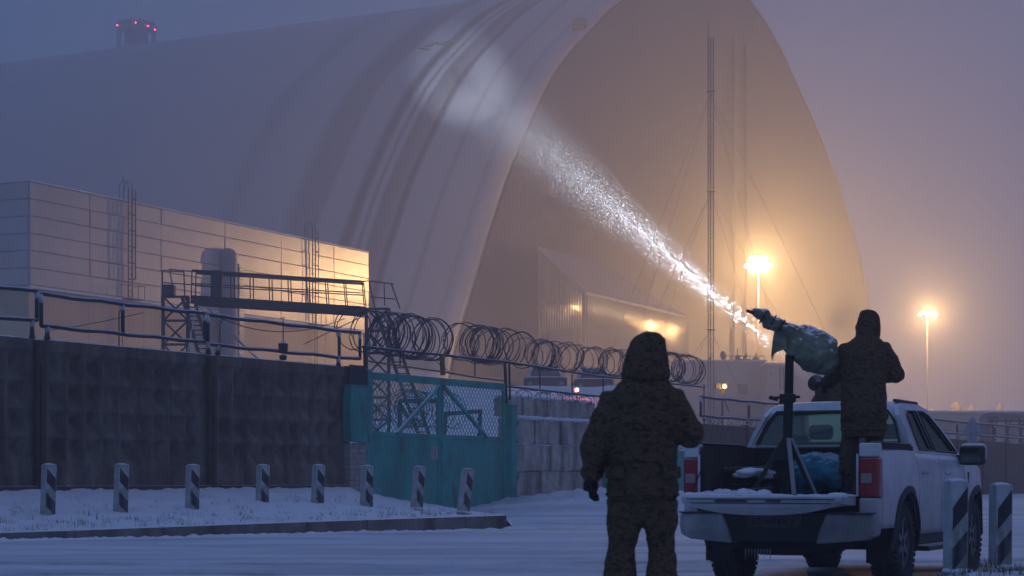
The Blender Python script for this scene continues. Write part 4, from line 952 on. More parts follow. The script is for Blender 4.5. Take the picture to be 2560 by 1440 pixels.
# ------------------------------------------------------------------ flood lamps
WARM = (1.0, .56, .21)
def point(name, loc, W_, r, col=WARM):
    l = bpy.data.lights.new(name, 'POINT'); l.energy = W_; l.shadow_soft_size = r; l.color = col; o = bpy.data.objects.new(name, l); COL.objects.link(o); o.location = loc; return o
M_lampw = mat('lit_floodlight_glass', (1, .9, .7), emis=(1, .74, .42, 26))
def highmast(px, py, Y, heads, label, W_, hr, size=.34):
    base = P(px, 1200, Y); base.z = 0; zt = P(px, py, Y).z
    t = thing('light_mast', label, 'lamp mast', base)
    g = MB(); g.bar((0, 0, 0), (0, 0, zt-.2), .10, 8, .06); g.build('pole', M_pole, t, smooth=True)
    g = MB(); g.tube([(hr*cos(a), hr*sin(a), zt-.1) for a in [2*pi*k/16 for k in range(16)]], .06, 5, closed=True); g.build('ring', M_pole, t)
    for k in range(heads):
        a = 2*pi*(k+.5)/heads if heads > 3 else (pi*k/(heads-1)); x, y = hr*cos(a), (hr*sin(a) if heads > 3 else -.2)
        f = t
        g = MB(); g.rings([(x*.86, y*.86, zt+.12, size*.5, size*.5), (x, y, zt-.02, size*.9, size*.9), (x*1.03, y*1.03, zt-.18, size, size)], 10); o = g.build('lamp_housing', M_stack, f, smooth=True)
        g = MB(); g.sphere((x*1.06, y*1.06, zt-.24), (size*.9, size*.9, size*.55), 10, 6); g.build('lamp_glass', M_lampw, f, smooth=True)
    if heads > 3:
        for k in range(6):
            a = 2*pi*k/6; x, y = hr*.62*cos(a), hr*.62*sin(a)
            for dz in (.45, -.75):
                g = MB(); g.sphere((x, y, zt+dz), (size*.9, size*.9, size*.6), 10, 6); g.build('lamp_glass', M_lampw, t, smooth=True)
    p = base+Vector((0, 0, zt-.75)); L1 = point('floodlight', p+Vector((0, -1.7, .55)), W_, .22)
    return t
highmast(1896, 658, 210, 8, 'light mast with the brightest warm lamps above the gun', 31000, 1.05, .42)
highmast(2318, 782, 276, 3, 'second light mast with warm lamps at the right', 26000, 1.0, .34)
# small amber twin lamp
by = 88.; t = thing('twin_floodlight', 'small pole with one lit amber lamp behind the low wall', 'lamp', P(1805, 1200, by))
g = MB(); g.bar(P(1806, 1100, by), P(1806, 968, by), .05, 6); g.bar(P(1796, 973, by), P(1815, 973, by), .035, 5); g.bar(P(1822, 1030, by), P(1806, 985, by), .03, 5); g.build('pole', M_steel, t, world=True)
for x, y in ((1795, 965), (1812, 965)):
    g = MB(); c = P(x, y, by); g.bbox(c.x-.12, c.x+.12, c.y-.1, c.y+.12, c.z-.13, c.z+.12, .02); g.build('lamp_head', M_steel, t, world=True)
g = MB(); g.sphere(P(1811, 966, by-.13), (.085, .03, .085), 10, 6); g.build('lit_lens', mat('amber_lamp', (1, .6, .1), emis=(1, .52, .10, 9)), t, world=True)
point('amber_light', P(1811, 966, by-.4), 25, .06, (1, .55, .15))

# ------------------------------------------------------------------ embankment, parked vehicles and far buildings
def emb(a, b):
    x = -16+a*36; y = 84+b*50; h = 5.75*max(0, min(1, (y-84)/22))*max(0, min(1, (x+13)/9))*max(0, min(1, (11.2-x)/3)); h = h*h*(3-2*h/5.75)/5.75 if h < 5.75 else 5.75
    return Vector((x, y, .2+h+.12*fbm(x*.4, y*.4)))
g = MB(); g.grid(emb, 60, 40); kind(g.build('snowy_embankment', M_snow, smooth=True), 'structure')
def parked_truck(px, wpx, Y, label, group='dark snowy vehicles parked on the embankment'):
    s = F/Y; c = P(px, 1200, Y); hw = wpx/2/s; z0 = 5.85; t = thing('parked_truck', label, 'truck', (c.x, c.y, z0), 0, group)
    g = MB(); g.rings([(0, 3, .7, hw*.98, 3.0), (0, 3, 1.35, hw, 3.0)], 4) if False else g.bbox(-hw, hw, 0, 5.2, .45, 1.25, .12); g.build('body', M_vehicle, t)
    g = MB(); g.add([(-hw*.85, 1.2, 1.25), (hw*.85, 1.2, 1.25), (hw*.85, 4.8, 1.25), (-hw*.85, 4.8, 1.25), (-hw*.62, 1.9, 2.05), (hw*.62, 1.9, 2.05), (hw*.62, 4.4, 2.05), (-hw*.62, 4.4, 2.05)], [(0, 1, 5, 4), (1, 2, 6, 5), (2, 3, 7, 6), (3, 0, 4, 7), (4, 5, 6, 7)]); g.build('cab', M_vehicle, t)
    g = MB(); g.add([(-hw*.72, 1.27, 1.33), (hw*.72, 1.27, 1.33), (hw*.56, 1.80, 1.95), (-hw*.56, 1.80, 1.95)], [(0, 1, 2, 3)]); o = g.build('windscreen', M_dark, t)
    g = MB(); g.bbox(-hw*.5, hw*.5, -.05, .02, .65, 1.0, .02); g.build('grille', M_dark, t)
    for sx_ in (-1, 1):
        g = MB(); g.bar((sx_*hw*.82, 1.0, .42), (sx_*hw*1.0, 1.0, .42), .42, 14); g.build('wheel', M_rubber, t); g = MB(); g.bar((sx_*hw*.82, 4.2, .42), (sx_*hw*1.0, 4.2, .42), .42, 14); g.build('wheel', M_rubber, t)
        g = MB(); g.sphere((sx_*hw*.72, -.02, .85), (.16, .05, .12), 10, 5); g.build('headlight', M_lens, t)
parked_truck(1364, 108, 118, 'snow covered vehicle on the embankment behind the mesh, left one')
parked_truck(1486, 96, 120, 'snow covered vehicle on the embankment beside the red light')
t = thing('red_beacon', 'glowing red beacon on the fence rail above the block wall', 'beacon', P(1442, 982, 100)); g = MB(); g.sphere(P(1442, 975, 100), .09, 12, 8); g.build('lens', mat('red_beacon_glow', (1, .1, .05), emis=(1, .13, .05, 40)), t, world=True)
g = MB(); g.bar(P(1442, 975, 100), P(1442, 1030, 100), .03, 5); g.build('stem', M_steel, t, world=True)
point('beacon_light', P(1442, 975, 99.6), 2, .12, (1, .12, .05))
def farbox(name, label, cat, x0, x1, yt, Y, dep, rot=0, m=M_farb):
    a = P(x0, yt, Y); b_ = P(x1, yt, Y); t = thing(name, label, cat, (a.x, Y, 0), rot); Wd = b_.x-a.x; H = a.z
    g = MB(); g.bbox(0, Wd, 0, dep, -.3, H, .05); g.build('walls', m, t); g = MB(); g.bbox(-.15, Wd+.15, -.15, dep, H, H+.18, .04); g.build('roof_edge', M_roofe, t); return t, Wd, H
t, wd, H = farbox('service_building', 'pale low building with a dark vent right of the lattice mast', 'building', 1700, 1913, 905, 175, 12)
sx_ = 175/F
g = MB(); g.box((1845-1700)*sx_, (1868-1700)*sx_, -.06, .0, 1+(1200-986)*sx_, 1+(1200-961)*sx_); g.build('vent_grille', M_dark, t)
for k in range(6): g = MB(); g.box((1845-1700)*sx_, (1868-1700)*sx_, -.10, -.06, 1+(1200-985+k*4)*sx_, 1+(1200-983+k*4)*sx_); g.build('louvre', M_farb, t)
t2, wd2, H2 = farbox('service_building', 'brighter pale building block just left of the gun mount', 'building', 1915, 2110, 913, 172, 12)
s_ = 172/F
for x in (1950, 1958): g = MB(); g.bar(((x-1915)*s_, -.12, 1+(1200-975)*s_), ((x-1915)*s_, -.12, 1+(1200-918)*s_), .06, 5); g.build('downpipe', M_stack, t2)
g = MB(); g.sphere(((1928-1915)*s_, -.02, 1+(1200-934)*s_), (.09, .05, .09), 8, 5); g.build('wall_lamp', M_stack, t2)
for (x, y, w_, h_, lab) in ((1808, 905, 14, 28, 'dish'), (1845, 905, 10, 32, 'b'), (1862, 905, 30, 14, 'c'), (1890, 905, 12, 22, 'd'), (1775, 905, 22, 10, 'e')):
    c = P(x, y, 178); nm, lb = {'dish': ('satellite_dish', 'round dish aerial on the pale low building roof'), 'b': ('roof_vent', 'narrow stepped vent on the pale building roof'), 'c': ('roof_unit', 'wide low unit on the pale building roof'), 'd': ('roof_unit', 'small box unit at the right of the pale roof'), 'e': ('roof_unit', 'low unit beside the lattice mast on the roof')}[lab]
    t = thing(nm, lb, 'roof equipment', (c.x, 178, c.z)); a = w_*178/F; h = h_*178/F; g = MB()
    if lab == 'dish':
        g.grid(lambda p, q: Vector((a*.55*(p*2-1)*sqrt(max(0, 1-(q*2-1)**2)), -.25*(1-((p*2-1)**2+(q*2-1)**2)), h*.6+h*.42*(q*2-1))), 10, 10); o = g.build('dish', M_stack, t, smooth=True); o.modifiers.new('s', 'SOLIDIFY').thickness = .05
        g = MB(); g.bar((0, .2, 0), (0, .1, h*.6), .07, 6); g.build('stand', M_stack, t)
    else:
        g.bbox(-a/2, a/2, 0, 1, 0, h*.55, .03); g.build('casing', M_stack, t); g = MB(); g.bar((0, .3, h*.5), (0, .3, h), a*.12, 8); g.bar((0, .3, h), (a*.2, .3, h*1.05), a*.16, 8); g.build('stub_pipe', M_stack, t)
t = thing('roof_railing', 'thin railing along the pale building roof', 'railing', P(1860, 905, 175.5)); g = MB()
g.bar(P(1815, 890, 175.5), P(1912, 890, 175.5), .04, 4)
for k in range(9): g.bar(P(1815+k*12, 890, 175.5), P(1815+k*12, 906, 175.5), .03, 4)
g.build('rails', M_steel, t, world=True)
farbox('storage_hall', 'long bright low hall on the horizon right of the pickup roof', 'building', 2290, 2700, 1033, 150, 12, 0, M_farb)
farbox('storage_hall', 'flat pale hall far behind the second light mast', 'building', 2000, 2330, 1040, 240, 12, 0, M_farb)
for x, yt, wv, lab in ((2390, 1005, 1.0, 'faint stubby chimney above the bright horizon hall'), (2429, 1013, .6, 'thin faint chimney right of the stubby one'), (2330, 1020, .5, 'faint short mast left of the stubby chimney'), (2500, 1008, .5, 'faint thin mast above the pipe rack')):
    c = P(x, 1200, 290); h = P(x, yt, 290).z; t = thing('far_chimney', lab, 'chimney', (c.x, 290, 0)); g = MB(); g.rings([(0, 0, 0, wv, wv), (0, 0, h*.93, wv*.8, wv*.8), (0, 0, h*.93, wv, wv), (0, 0, h*.96, wv, wv), (0, 0, h*.96, wv*.5, wv*.5), (0, 0, h, wv*.4, wv*.4)], 10); g.build('shaft', M_stack, t)
# pipe rack with an expansion loop
py_ = 118.; t = thing('pipe_rack', 'large lagged pipes forming a loop over trestles at the far right', 'pipes', P(2450, 1200, py_))
for dy, yy, x0 in ((0, 1036, 2456), (1.4, 1040, 2470)):
    g = MB(); pts = [P(x0, 1110, py_+dy)]+[P(x0+12-12*cos(a), yy+12-12*sin(a)+0, py_+dy) for a in [pi/2*k/6 for k in range(7)]]+[P(2900, yy, py_+dy)]; g.tube(pts, .19, 10); g.build('pipe', mat('lagged_pipe', (.20, .19, .20), .7, snow=.8), t, smooth=True, world=True)
g = MB()
for k in range(9):
    x = 2480+k*34; g.bar(P(x, 1046, py_), P(x+6, 1110, py_), .09, 4); g.bar(P(x+14, 1046, py_), P(x-2, 1110, py_), .06, 4); 
g.bar(P(2470, 1052, py_), P(2800, 1052, py_), .10, 4); g.bar(P(2470, 1062, py_), P(2800, 1062, py_), .05, 4); g.build('trestle', M_steel, t, world=True)
# triangular sign seen from behind
ty = 62.; c = P(2431, 1200, ty); t = thing('triangular_sign', 'back of a snowy triangular road sign beside the pickup mirror', 'road sign', (c.x, ty, 0)); s_ = F/ty; zc = 1+(1200-1088)/s_; e = 26/s_
g = MB(); r_ = e*.18; pl = []
for (cx_, cz_, a0) in ((0, zc+48/s_-r_*1.5, 30), (-e+r_, zc+r_, 150), (e-r_, zc+r_, 270)):
    for k in range(6): a = radians(a0+120*k/5); pl.append((cx_+r_*cos(a), cz_+r_*sin(a)))
g.prism(pl, lambda a, b_: Vector((a, 0, b_)), (0, .02, 0)); g.build('sign_plate', M_sign, t, fix=True)
g = MB(); g.bar((0, -.05, 0), (0, -.05, zc+.4), .035, 8); g.build('pole', M_sign, t); g = MB(); g.box(-e*.6, e*.6, -.03, -.003, zc+.08, zc+.12); g.build('bracket', M_sign, t)
g = MB(); g.box(-e*.45, e*.45, 0, .015, zc-.42, zc-.06); g.build('lower_plate', M_sign, t)

# ------------------------------------------------------------------ pickup truck
TH = radians(24.5)
tr = thing('pickup_truck', 'white four door pickup truck with its tailgate down, seen from behind', 'pickup truck', (2.446, 18.594, -.01), -TH)
def TW(l, y, z=0): return Vector((2.446+cos(TH)*l+sin(TH)*y, 18.594+cos(TH)*y-sin(TH)*l, z-.01))
AR, AF, WRr = 1.25, 4.50, .40
def sxf(y, z):
    b = .945
    if z > 1.0: b -= .075*((z-1.0)/.35)**2
    if z < .62: b -= .05*((.62-z)/.3)**2
    if y > 4.5: b -= .14*((y-4.5)/.8)**2
    if y < .4: b -= .02*((.4-y)/.4)**2
    b += .02*exp(-((z-.93)/.05)**2)*.5+ .012*(exp(-((y-AR)/.5)**2)+exp(-((y-AF)/.5)**2))
    return b
def arch_z(y, base):
    for c in (AR, AF):
        d = abs(y-c)
        if d < .50: return max(base, .40+sqrt(.25-d*d))
    return base
def ztopf(y):
    pts = [(0, 1.345), (1.70, 1.345), (1.72, 1.275), (3.9, 1.255), (4.3, 1.215), (4.8, 1.13), (5.1, 1.0), (5.3, .84)]
    for (a, za), (b, zb) in zip(pts, pts[1:]):
        if y <= b: return za+(zb-za)*(y-a)/(b-a)
    return .84
def side_skin(name, y0, y1, side, base, ztop=ztopf, zlow=None, m=None, ny=None):
    ny = ny or max(6, int((y1-y0)/.05)); g = MB()
    def fn(a, b):
        y = y0+(y1-y0)*a; zb = arch_z(y, base) if zlow is None else zlow; zt = ztop(y); z = zb+(zt-zb)*b; return Vector((side*sxf(y, z), y, z))
    g.grid(fn, ny, 12, flip=(side < 0)); o = g.build(name, m or M_white, tr, smooth=True); md = o.modifiers.new('thickness', 'SOLIDIFY'); md.thickness = .03; md.offset = -1; return o
for sd_ in (-1, 1):
    side_skin('bed_side', .25, 1.715, sd_, .56)
    dr = side_skin('rear_door', 1.73, 2.755, sd_, .47); df = side_skin('front_door', 2.77, 3.86, sd_, .47); side_skin('front_fender', 3.875, 5.28, sd_, .50)
    for par, y in ((dr, 1.92), (df, 2.98)):
        g = MB(); g.tube([(sd_*(sxf(y, 1.08)-.0), y-.02, 1.08), (sd_*(sxf(y, 1.08)+.035), y+.02, 1.085), (sd_*(sxf(y, 1.08)+.035), y+.15, 1.085), (sd_*sxf(y, 1.08), y+.19, 1.08)], .014, 6); g.build('door_handle', M_white, par)
    # wheel arch flares
    for c in (AR, AF):
        g = MB()
        def fl(a, b, c=c): an = pi*(-.06+1.12*a); rr = .49+.075*b; y = c-cos(an)*rr; z = .40+sin(an)*rr; return Vector((sd_*(sxf(y, z)+.018*(1-b)+.004), y, z))
        g.grid(fl, 24, 3, flip=(sd_ < 0)); o = g.build('wheel_arch_flare', M_black, tr, smooth=True); o.modifiers.new('t', 'SOLIDIFY').thickness = .03
        g = MB()
        def wl(a, b, c=c): an = pi*a; return Vector((sd_*(.93-.42*b), c-cos(an)*.47, .40+sin(an)*.47))
        g.grid(wl, 16, 1); g.build('wheel_well', M_under, tr)
    # sill and side step
    g = MB(); g.bbox(sd_*.86-.05, sd_*.86+.05, 1.78, 3.92, .36, .475, .02); g.build('sill', M_black, tr)
    g = MB(); g.bbox(sd_*.93-.07, sd_*.93+.07, 1.95, 3.75, .30, .355, .02); g.build('side_step', M_black, tr)
    # tail corner: white column pieces and lamp between
    def corner(z0, z1, m, nm, out=0.):
        s_ = sd_; pl = [(.775, .06), (.87, .055-out), (.925+out, .085), (.942+out, .15), (.944+out, .265), (.80, .265)]
        g = MB(); A = [(s_*a, b, z0) for a, b in pl]; B = [(s_*a*(1 if z1 < 1.3 else .995), b+(0 if z1 < 1.3 else .015), z1) for a, b in pl]; n_ = len(pl)
        g.add(A+B, [tuple(range(n_)), tuple(range(n_, 2*n_))]+[(i, (i+1) % n_, n_+(i+1) % n_, n_+i) for i in range(n_)]); o = g.build(nm, m, tr, fix=True); md = o.modifiers.new('b', 'BEVEL'); md.width = .018; md.segments = 3; md.limit_method = 'ANGLE'; return o
    corner(.60, .845, M_white, 'corner_panel'); tl = corner(.853, 1.215, M_red, 'tail_light', .006); corner(1.222, 1.35, M_white, 'corner_panel')
    g = MB(); g.bbox(min(sd_*.80, sd_*.90), max(sd_*.80, sd_*.90), .038, .06, .98, 1.07, .01); g.build('reversing_lens', M_lens, tl)
    # rails on the bed side
    g = MB(); g.bbox(sd_*.855-.035, sd_*.855+.035, .28, 1.66, 1.345, 1.368, .008); g.build('rail_cap', M_black, tr)
    g = MB(); g.box(min(sd_*.70, sd_*.76), max(sd_*.70, sd_*.76), .10, 1.66, .86, 1.32); g.box(min(sd_*.76, sd_*.905), max(sd_*.76, sd_*.905), .27, 1.66, 1.30, 1.342); g.build('bed_inner_side', M_bed, tr)
    g = MB(); g.bbox(min(sd_*.70, sd_*.56), max(sd_*.70, sd_*.56), .95, 1.55, .86, 1.03, .04); g.build('wheel_box', M_bed, tr)
    g = MB(); g.box(sd_*.765-.01, sd_*.765+.01, .05, .07, .86, 1.25); g.build('tailgate_jamb', M_white, tr)
    # bumper ends
    g = MB(); s_ = sd_; P1 = [(.50, .70), (.93, .70), (.945, .60), (.93, .50), (.83, .455), (.40, .42), (.44, .56)]
    n_ = len(P1); A = [(s_*a, -.06+.05*(abs(a)/.9)**4, b) for a, b in P1]; B = [(s_*a*1.005, .16 if a < .8 else .24, b) for a, b in P1]
    g.add(A+B, [tuple(range(n_)), tuple(range(n_, 2*n_))]+[(i, (i+1) % n_, n_+(i+1) % n_, n_+i) for i in range(n_)]); o = g.build('bumper_end', M_chrome, tr, fix=True); md = o.modifiers.new('b', 'BEVEL'); md.width = .02; md.segments = 3; md.limit_method = 'ANGLE'
    g = MB(); g.bbox(min(s_*.50, s_*.93), max(s_*.50, s_*.93), -.05, .14, .70, .715, .005); g.build('bumper_step', M_black, tr)
    g = MB(); g.bbox(s_*.80-.13, s_*.80+.13, AR-.52, AR-.50, .22, .60, .005); g.build('mud_flap', M_rubber, tr)
    # mirror
    mr_ = MB(); mx_ = s_*1.06; mr_.bbox(mx_-.135, mx_+.135, 3.68, 3.84, 1.17, 1.39, .04); mo = mr_.build('door_mirror', M_black, tr, smooth=False)
    mr_ = MB(); mr_.bbox(mx_-.14, mx_+.14, 3.75, 3.86, 1.20, 1.405, .045); mr_.build('mirror_cap', M_white, mo)
    mr_ = MB(); mr_.bbox(mx_-.115, mx_+.115, 3.672, 3.682, 1.195, 1.365, .003); mr_.build('mirror_glass', mat('mirror_face', (.10, .12, .13), .08, metal=.9), mo)
    mr_ = MB(); mr_.bar((s_*.88, 3.78, 1.25), (s_*.98, 3.76, 1.25), .035, 6); mr_.build('mirror_arm', M_black, mo)
    g = MB(); g.bbox(s_*.925-.03, s_*.925+.03, 4.05, 4.11, .90, 1.10, .01); g.build('fender_vent', M_black, tr)
    g = MB(); g.bbox(min(s_*.50, s_*.80), max(s_*.50, s_*.80), 5.18, 5.30, .86, .98, .03); g.build('headlight', M_lens, tr)
g = MB(); g.sphere((.948+.0, 3.93, .93), (.010, .02, .02), 10, 6); g.build('painted_red_reflection', mat('red_side_glint', (1, .05, .1), emis=(1, .06, .14, 1.6)), tr)  # glowing bead on the fender imitates a tail lamp's red reflection; no lamp here
# bumper middle, number plate, underbody
g = MB(); g.bbox(-.52, .52, -.02, .14, .44, .70, .02); g.build('bumper_middle', M_black, tr)
pl_ = MB(); pl_.bbox(-.26, .26, -.034, -.024, .57, .685, .004); plo = pl_.build('number_plate', M_plate, tr)
g = MB()
for k, x in enumerate((-.20, -.145, -.05, .0, .05, .10, .18)):
    g.box(x-.014, x-.008, -.0385, -.0365, .597, .655)
    g.box(x+.008, x+.014, -.0385, -.0365, .597, .655); g.box(x-.008, x+.008, -.0385, -.0365, .597+(.052 if k % 2 else .025), .597+(.058 if k % 2 else .031))
kind(g.build('worn_characters', M_under, plo), 'stuff')
g = MB(); g.bbox(-.62, .62, .15, 5.0, .36, .58, .03); g.bbox(-.66, .66, .16, .9, .5, .82, .03); g.bar((-.75, AR, .40), (.75, AR, .40), .07, 8); g.sphere((0, AR, .38), .16, 10, 6); g.bar((-.75, AF, .40), (.75, AF, .40), .06, 8); g.build('underbody', M_under, tr)
g = MB(); g.rings([(0, .62, .30, .34, .34), (0, .62, .50, .34, .34)], 20); g.build('spare_wheel', M_rubber, tr)
g = MB()
for k in range(9): g.bar((-.35+k*.03, .2, .37), (-.35+k*.03, .2, .30-random.uniform(0, .06)), .010, 4, .002)
g.build('icicles', M_sign, tr)
g = MB(); g.tube([(.45, .9, .42), (.52, .4, .40), (.60, .12, .38)], .035, 8); g.build('exhaust', M_under, tr)
# bed floor, bulkhead, tailgate
g = MB(); g.box(-.70, .70, .06, 1.66, .80, .858); g.build('bed_floor', M_bed, tr)
g = MB(); g.bbox(-.76, .76, 1.655, 1.70, .86, 1.315, .01); g.build('bulkhead', M_bed, tr)
g = MB(); g.bbox(-.80, .80, 1.64, 1.712, 1.315, 1.345, .01); g.build('bulkhead_rail', M_black, tr)
def bow(x): return .05+.11*max(0, 1-abs(x/.76)**2.6)
g = MB(); N_ = 24; vs = []
for i in range(N_+1):
    x = -.755+1.51*i/N_; c_ = .012*(1-(x/.755)**2)
    for (y, z) in ((.045, .862), (-.44-c_, .866), (-.47-c_, .855), (-.475-c_, .855-bow(x)*.6), (-.44-c_, .86-bow(x)-.01), (.03, .775)): vs.append((x, y, z))
fs = [(i*6+j, (i+1)*6+j, (i+1)*6+(j+1) % 6, i*6+(j+1) % 6) for i in range(N_) for j in range(6)]+[tuple(range(6)), tuple(range(N_*6, N_*6+6))[::-1]]
g.add(vs, fs); tg = g.build('tailgate', M_white, tr, fix=True)
g = MB()
for z, m0, m1 in ((.838, -.70, .70), (.802, -.66, .66)):
    g.box(m0, m1, -.493, -.486, z-.006, z+.002)
for x0, x1 in ((-.42, -.12), (.06, .20)): g.box(x0, x1, -.494, -.487, .812, .826)
g.build('edge_trim', M_black, tg)
for s_ in (-1, 1):
    g = MB(); g.tube([(s_*.74, .06, 1.12), (s_*.735, -.12, .98), (s_*.73, -.30, .875)], .007, 5); g.build('support_cable', M_under, tg)
g = MB()
for k in range(46):
    x = random.uniform(-.72, .72); g.sphere((x, random.uniform(-.42, .0), .866), (random.uniform(.04, .13), random.uniform(.03, .07), random.uniform(.006, .02)), 8, 4)
for x in (-.70, -.60, .68, .73, .70): g.sphere((x, -.40, .868), (.08, .06, .03), 8, 5)
kind(g.build('tailgate_snow', M_snow, tg, smooth=True), 'stuff')
# cab
def SP(y, z): return Vector((.872-.225*max(0, (z-1.25)/.55)**1.2, y, z))
outl = [(1.745, 1.262), (1.80, 1.45), (1.90, 1.66), (2.02, 1.755), (2.30, 1.79), (3.00, 1.80), (3.30, 1.745), (3.72, 1.50), (4.14, 1.24), (3.0, 1.25)]
h1 = [(2.12, 1.315), (2.19, 1.67), (2.26, 1.715), (2.68, 1.725), (2.74, 1.315)]; h2 = [(2.83, 1.315), (2.79, 1.725), (3.00, 1.728), (3.20, 1.69), (3.45, 1.555), (3.88, 1.305)]
for s_ in (-1, 1):
    mp_ = lambda y, z, s_=s_: Vector((s_*SP(y, z).x, y, z))
    g = MB(); g.plate(outl, [h1, h2], mp_, (-s_*.045, 0, 0)); g.build('cab_side_frame', M_white, tr, fix=True)
    for h_ in (h1, h2):
        g = MB(); cy = sum(p[0] for p in h_)/len(h_); cz = sum(p[1] for p in h_)/len(h_)
        g.prism([(cy+(a-cy)*1.03, cz+(b-cz)*1.04) for a, b in h_], lambda y, z: mp_(y, z)-Vector((s_*.018, 0, 0)), (-s_*.006, 0, 0)); g.build('side_window', M_glassd, tr)
        g = MB(); lp = [mp_(a, b)+Vector((s_*.003, 0, 0)) for a, b in h_]; g.tube(lp, .012, 4, closed=True); g.build('window_seal', M_black, tr)
rb = [(-.872, 1.255), (-.80, 1.50), (-.70, 1.68), (-.60, 1.76), (-.45, 1.80), (.45, 1.80), (.60, 1.76), (.70, 1.68), (.80, 1.50), (.872, 1.255)]
rh_ = [(-.745, 1.37), (-.66, 1.60), (-.58, 1.705), (.58, 1.705), (.66, 1.60), (.745, 1.37), (.71, 1.345), (-.71, 1.345)]
def RP(x, z): return Vector((x, 1.745+.30*max(0, (z-1.25)/.55)**1.3-.03*(1-(x/.87)**2), z))
g = MB(); g.plate(rb, [rh_], RP, (0, .04, 0)); g.build('cab_back_frame', M_white, tr, fix=True)
g = MB(); g.bbox(-.86, .86, 1.74, 1.79, .70, 1.256, .02); g.build('cab_back_panel', M_white, tr)
g = MB(); g.prism([(a*1.02, 1.53+(b-1.53)*1.04) for a, b in rh_], lambda a, b: RP(a, b)+Vector((0, .012, 0)), (0, .006, 0)); g.build('rear_window', M_glass, tr)
g = MB(); g.tube([RP(a, b)-Vector((0, .004, 0)) for a, b in rh_], .018, 4, closed=True); g.build('window_seal', M_black, tr)
def roofz(y):
    pts = [(1.96, 1.70), (2.02, 1.755), (2.30, 1.79), (3.00, 1.80), (3.32, 1.74)]
    for (a, za), (b, zb) in zip(pts, pts[1:]):
        if y <= b: return za+(zb-za)*(y-a)/(b-a)
    return 1.74
def rf(a, b):
    y = 1.985+1.335*b; ze = roofz(y); hw = SP(y, ze).x+.004; x = (a*2-1); return Vector((hw*x, y, ze+.038*(1-x**4)*(1 if .06 < b < .97 else .5)))
g = MB(); g.grid(rf, 24, 14); o = g.build('roof', M_white, tr, smooth=True); o.modifiers.new('t', 'SOLIDIFY').thickness = .03
g = MB(); g.box(-.003, .003, 2.02, 3.28, 1.842, 1.846); g.tube([(.12, 2.1, 1.84), (.118, 2.0, 1.80)], .006, 4); g.build('roof_seam', M_black, tr)
for s_ in (-1, 1): g = MB(); g.bbox(s_*.60-.02, s_*.60+.02, 2.15, 3.1, 1.80, 1.835, .01); g.build('roof_rail', M_black, tr)
g = MB(); g.grid(lambda a, b: Vector(((a*2-1)*(.655+.145*b), 3.32+.80*b+.10*(1-(a*2-1)**2)*b, 1.765-.53*b+.02*(1-(a*2-1)**2))), 12, 6); o = g.build('windscreen', M_snowscreen, tr, smooth=True)
g = MB(); g.grid(lambda a, b: Vector(((a*2-1)*(.86-.10*b**2), 4.10+1.14*b, (ztopf(4.10+1.14*b)+.012)+.055*(1-(a*2-1)**4)*(1-.6*b))), 16, 12); o = g.build('hood', M_white, tr, smooth=True); o.modifiers.new('t', 'SOLIDIFY').thickness = .02
g = MB(); g.bbox(-.48, .48, 5.16, 5.28, .66, .96, .03); g.build('grille', M_black, tr); g = MB(); g.bbox(-.86, .86, 5.12, 5.36, .38, .64, .05); g.build('front_bumper', M_white, tr)
g = MB(); g.box(-.80, .80, 1.80, 5.1, .46, .60); g.bbox(-.78, .78, 3.85, 4.15, .6, 1.24, .04); g.build('cab_floor', M_under, tr)
# seats
for x in (-.38, .38):
    g = MB(); g.bbox(x-.24, x+.24, 2.95, 3.45, .75, .90, .05); g.bbox(x-.24, x+.24, 2.86, 3.00, .85, 1.42, .05); st = g.build('front_seat', M_seat, tr); g = MB(); g.bbox(x-.13, x+.13, 2.86, 2.96, 1.44, 1.60, .04); g.build('headrest', M_seat, st)
g = MB(); g.bbox(-.62, .62, 2.0, 2.5, .75, .92, .05); g.bbox(-.64, .64, 1.90, 2.04, .85, 1.34, .05); st = g.build('rear_seat', M_seat, tr)
for x in (-.38, .38): g = MB(); g.bbox(x-.13, x+.13, 1.93, 2.02, 1.35, 1.47, .04); g.build('headrest', M_seat, st)
g = MB(); g.tube([(.0-.38+.18*cos(a), 3.62+.05*sin(a), 1.10+.18*sin(a)) for a in [2*pi*k/16 for k in range(16)]], .014, 5, closed=True); g.build('steering_wheel', M_black, tr)
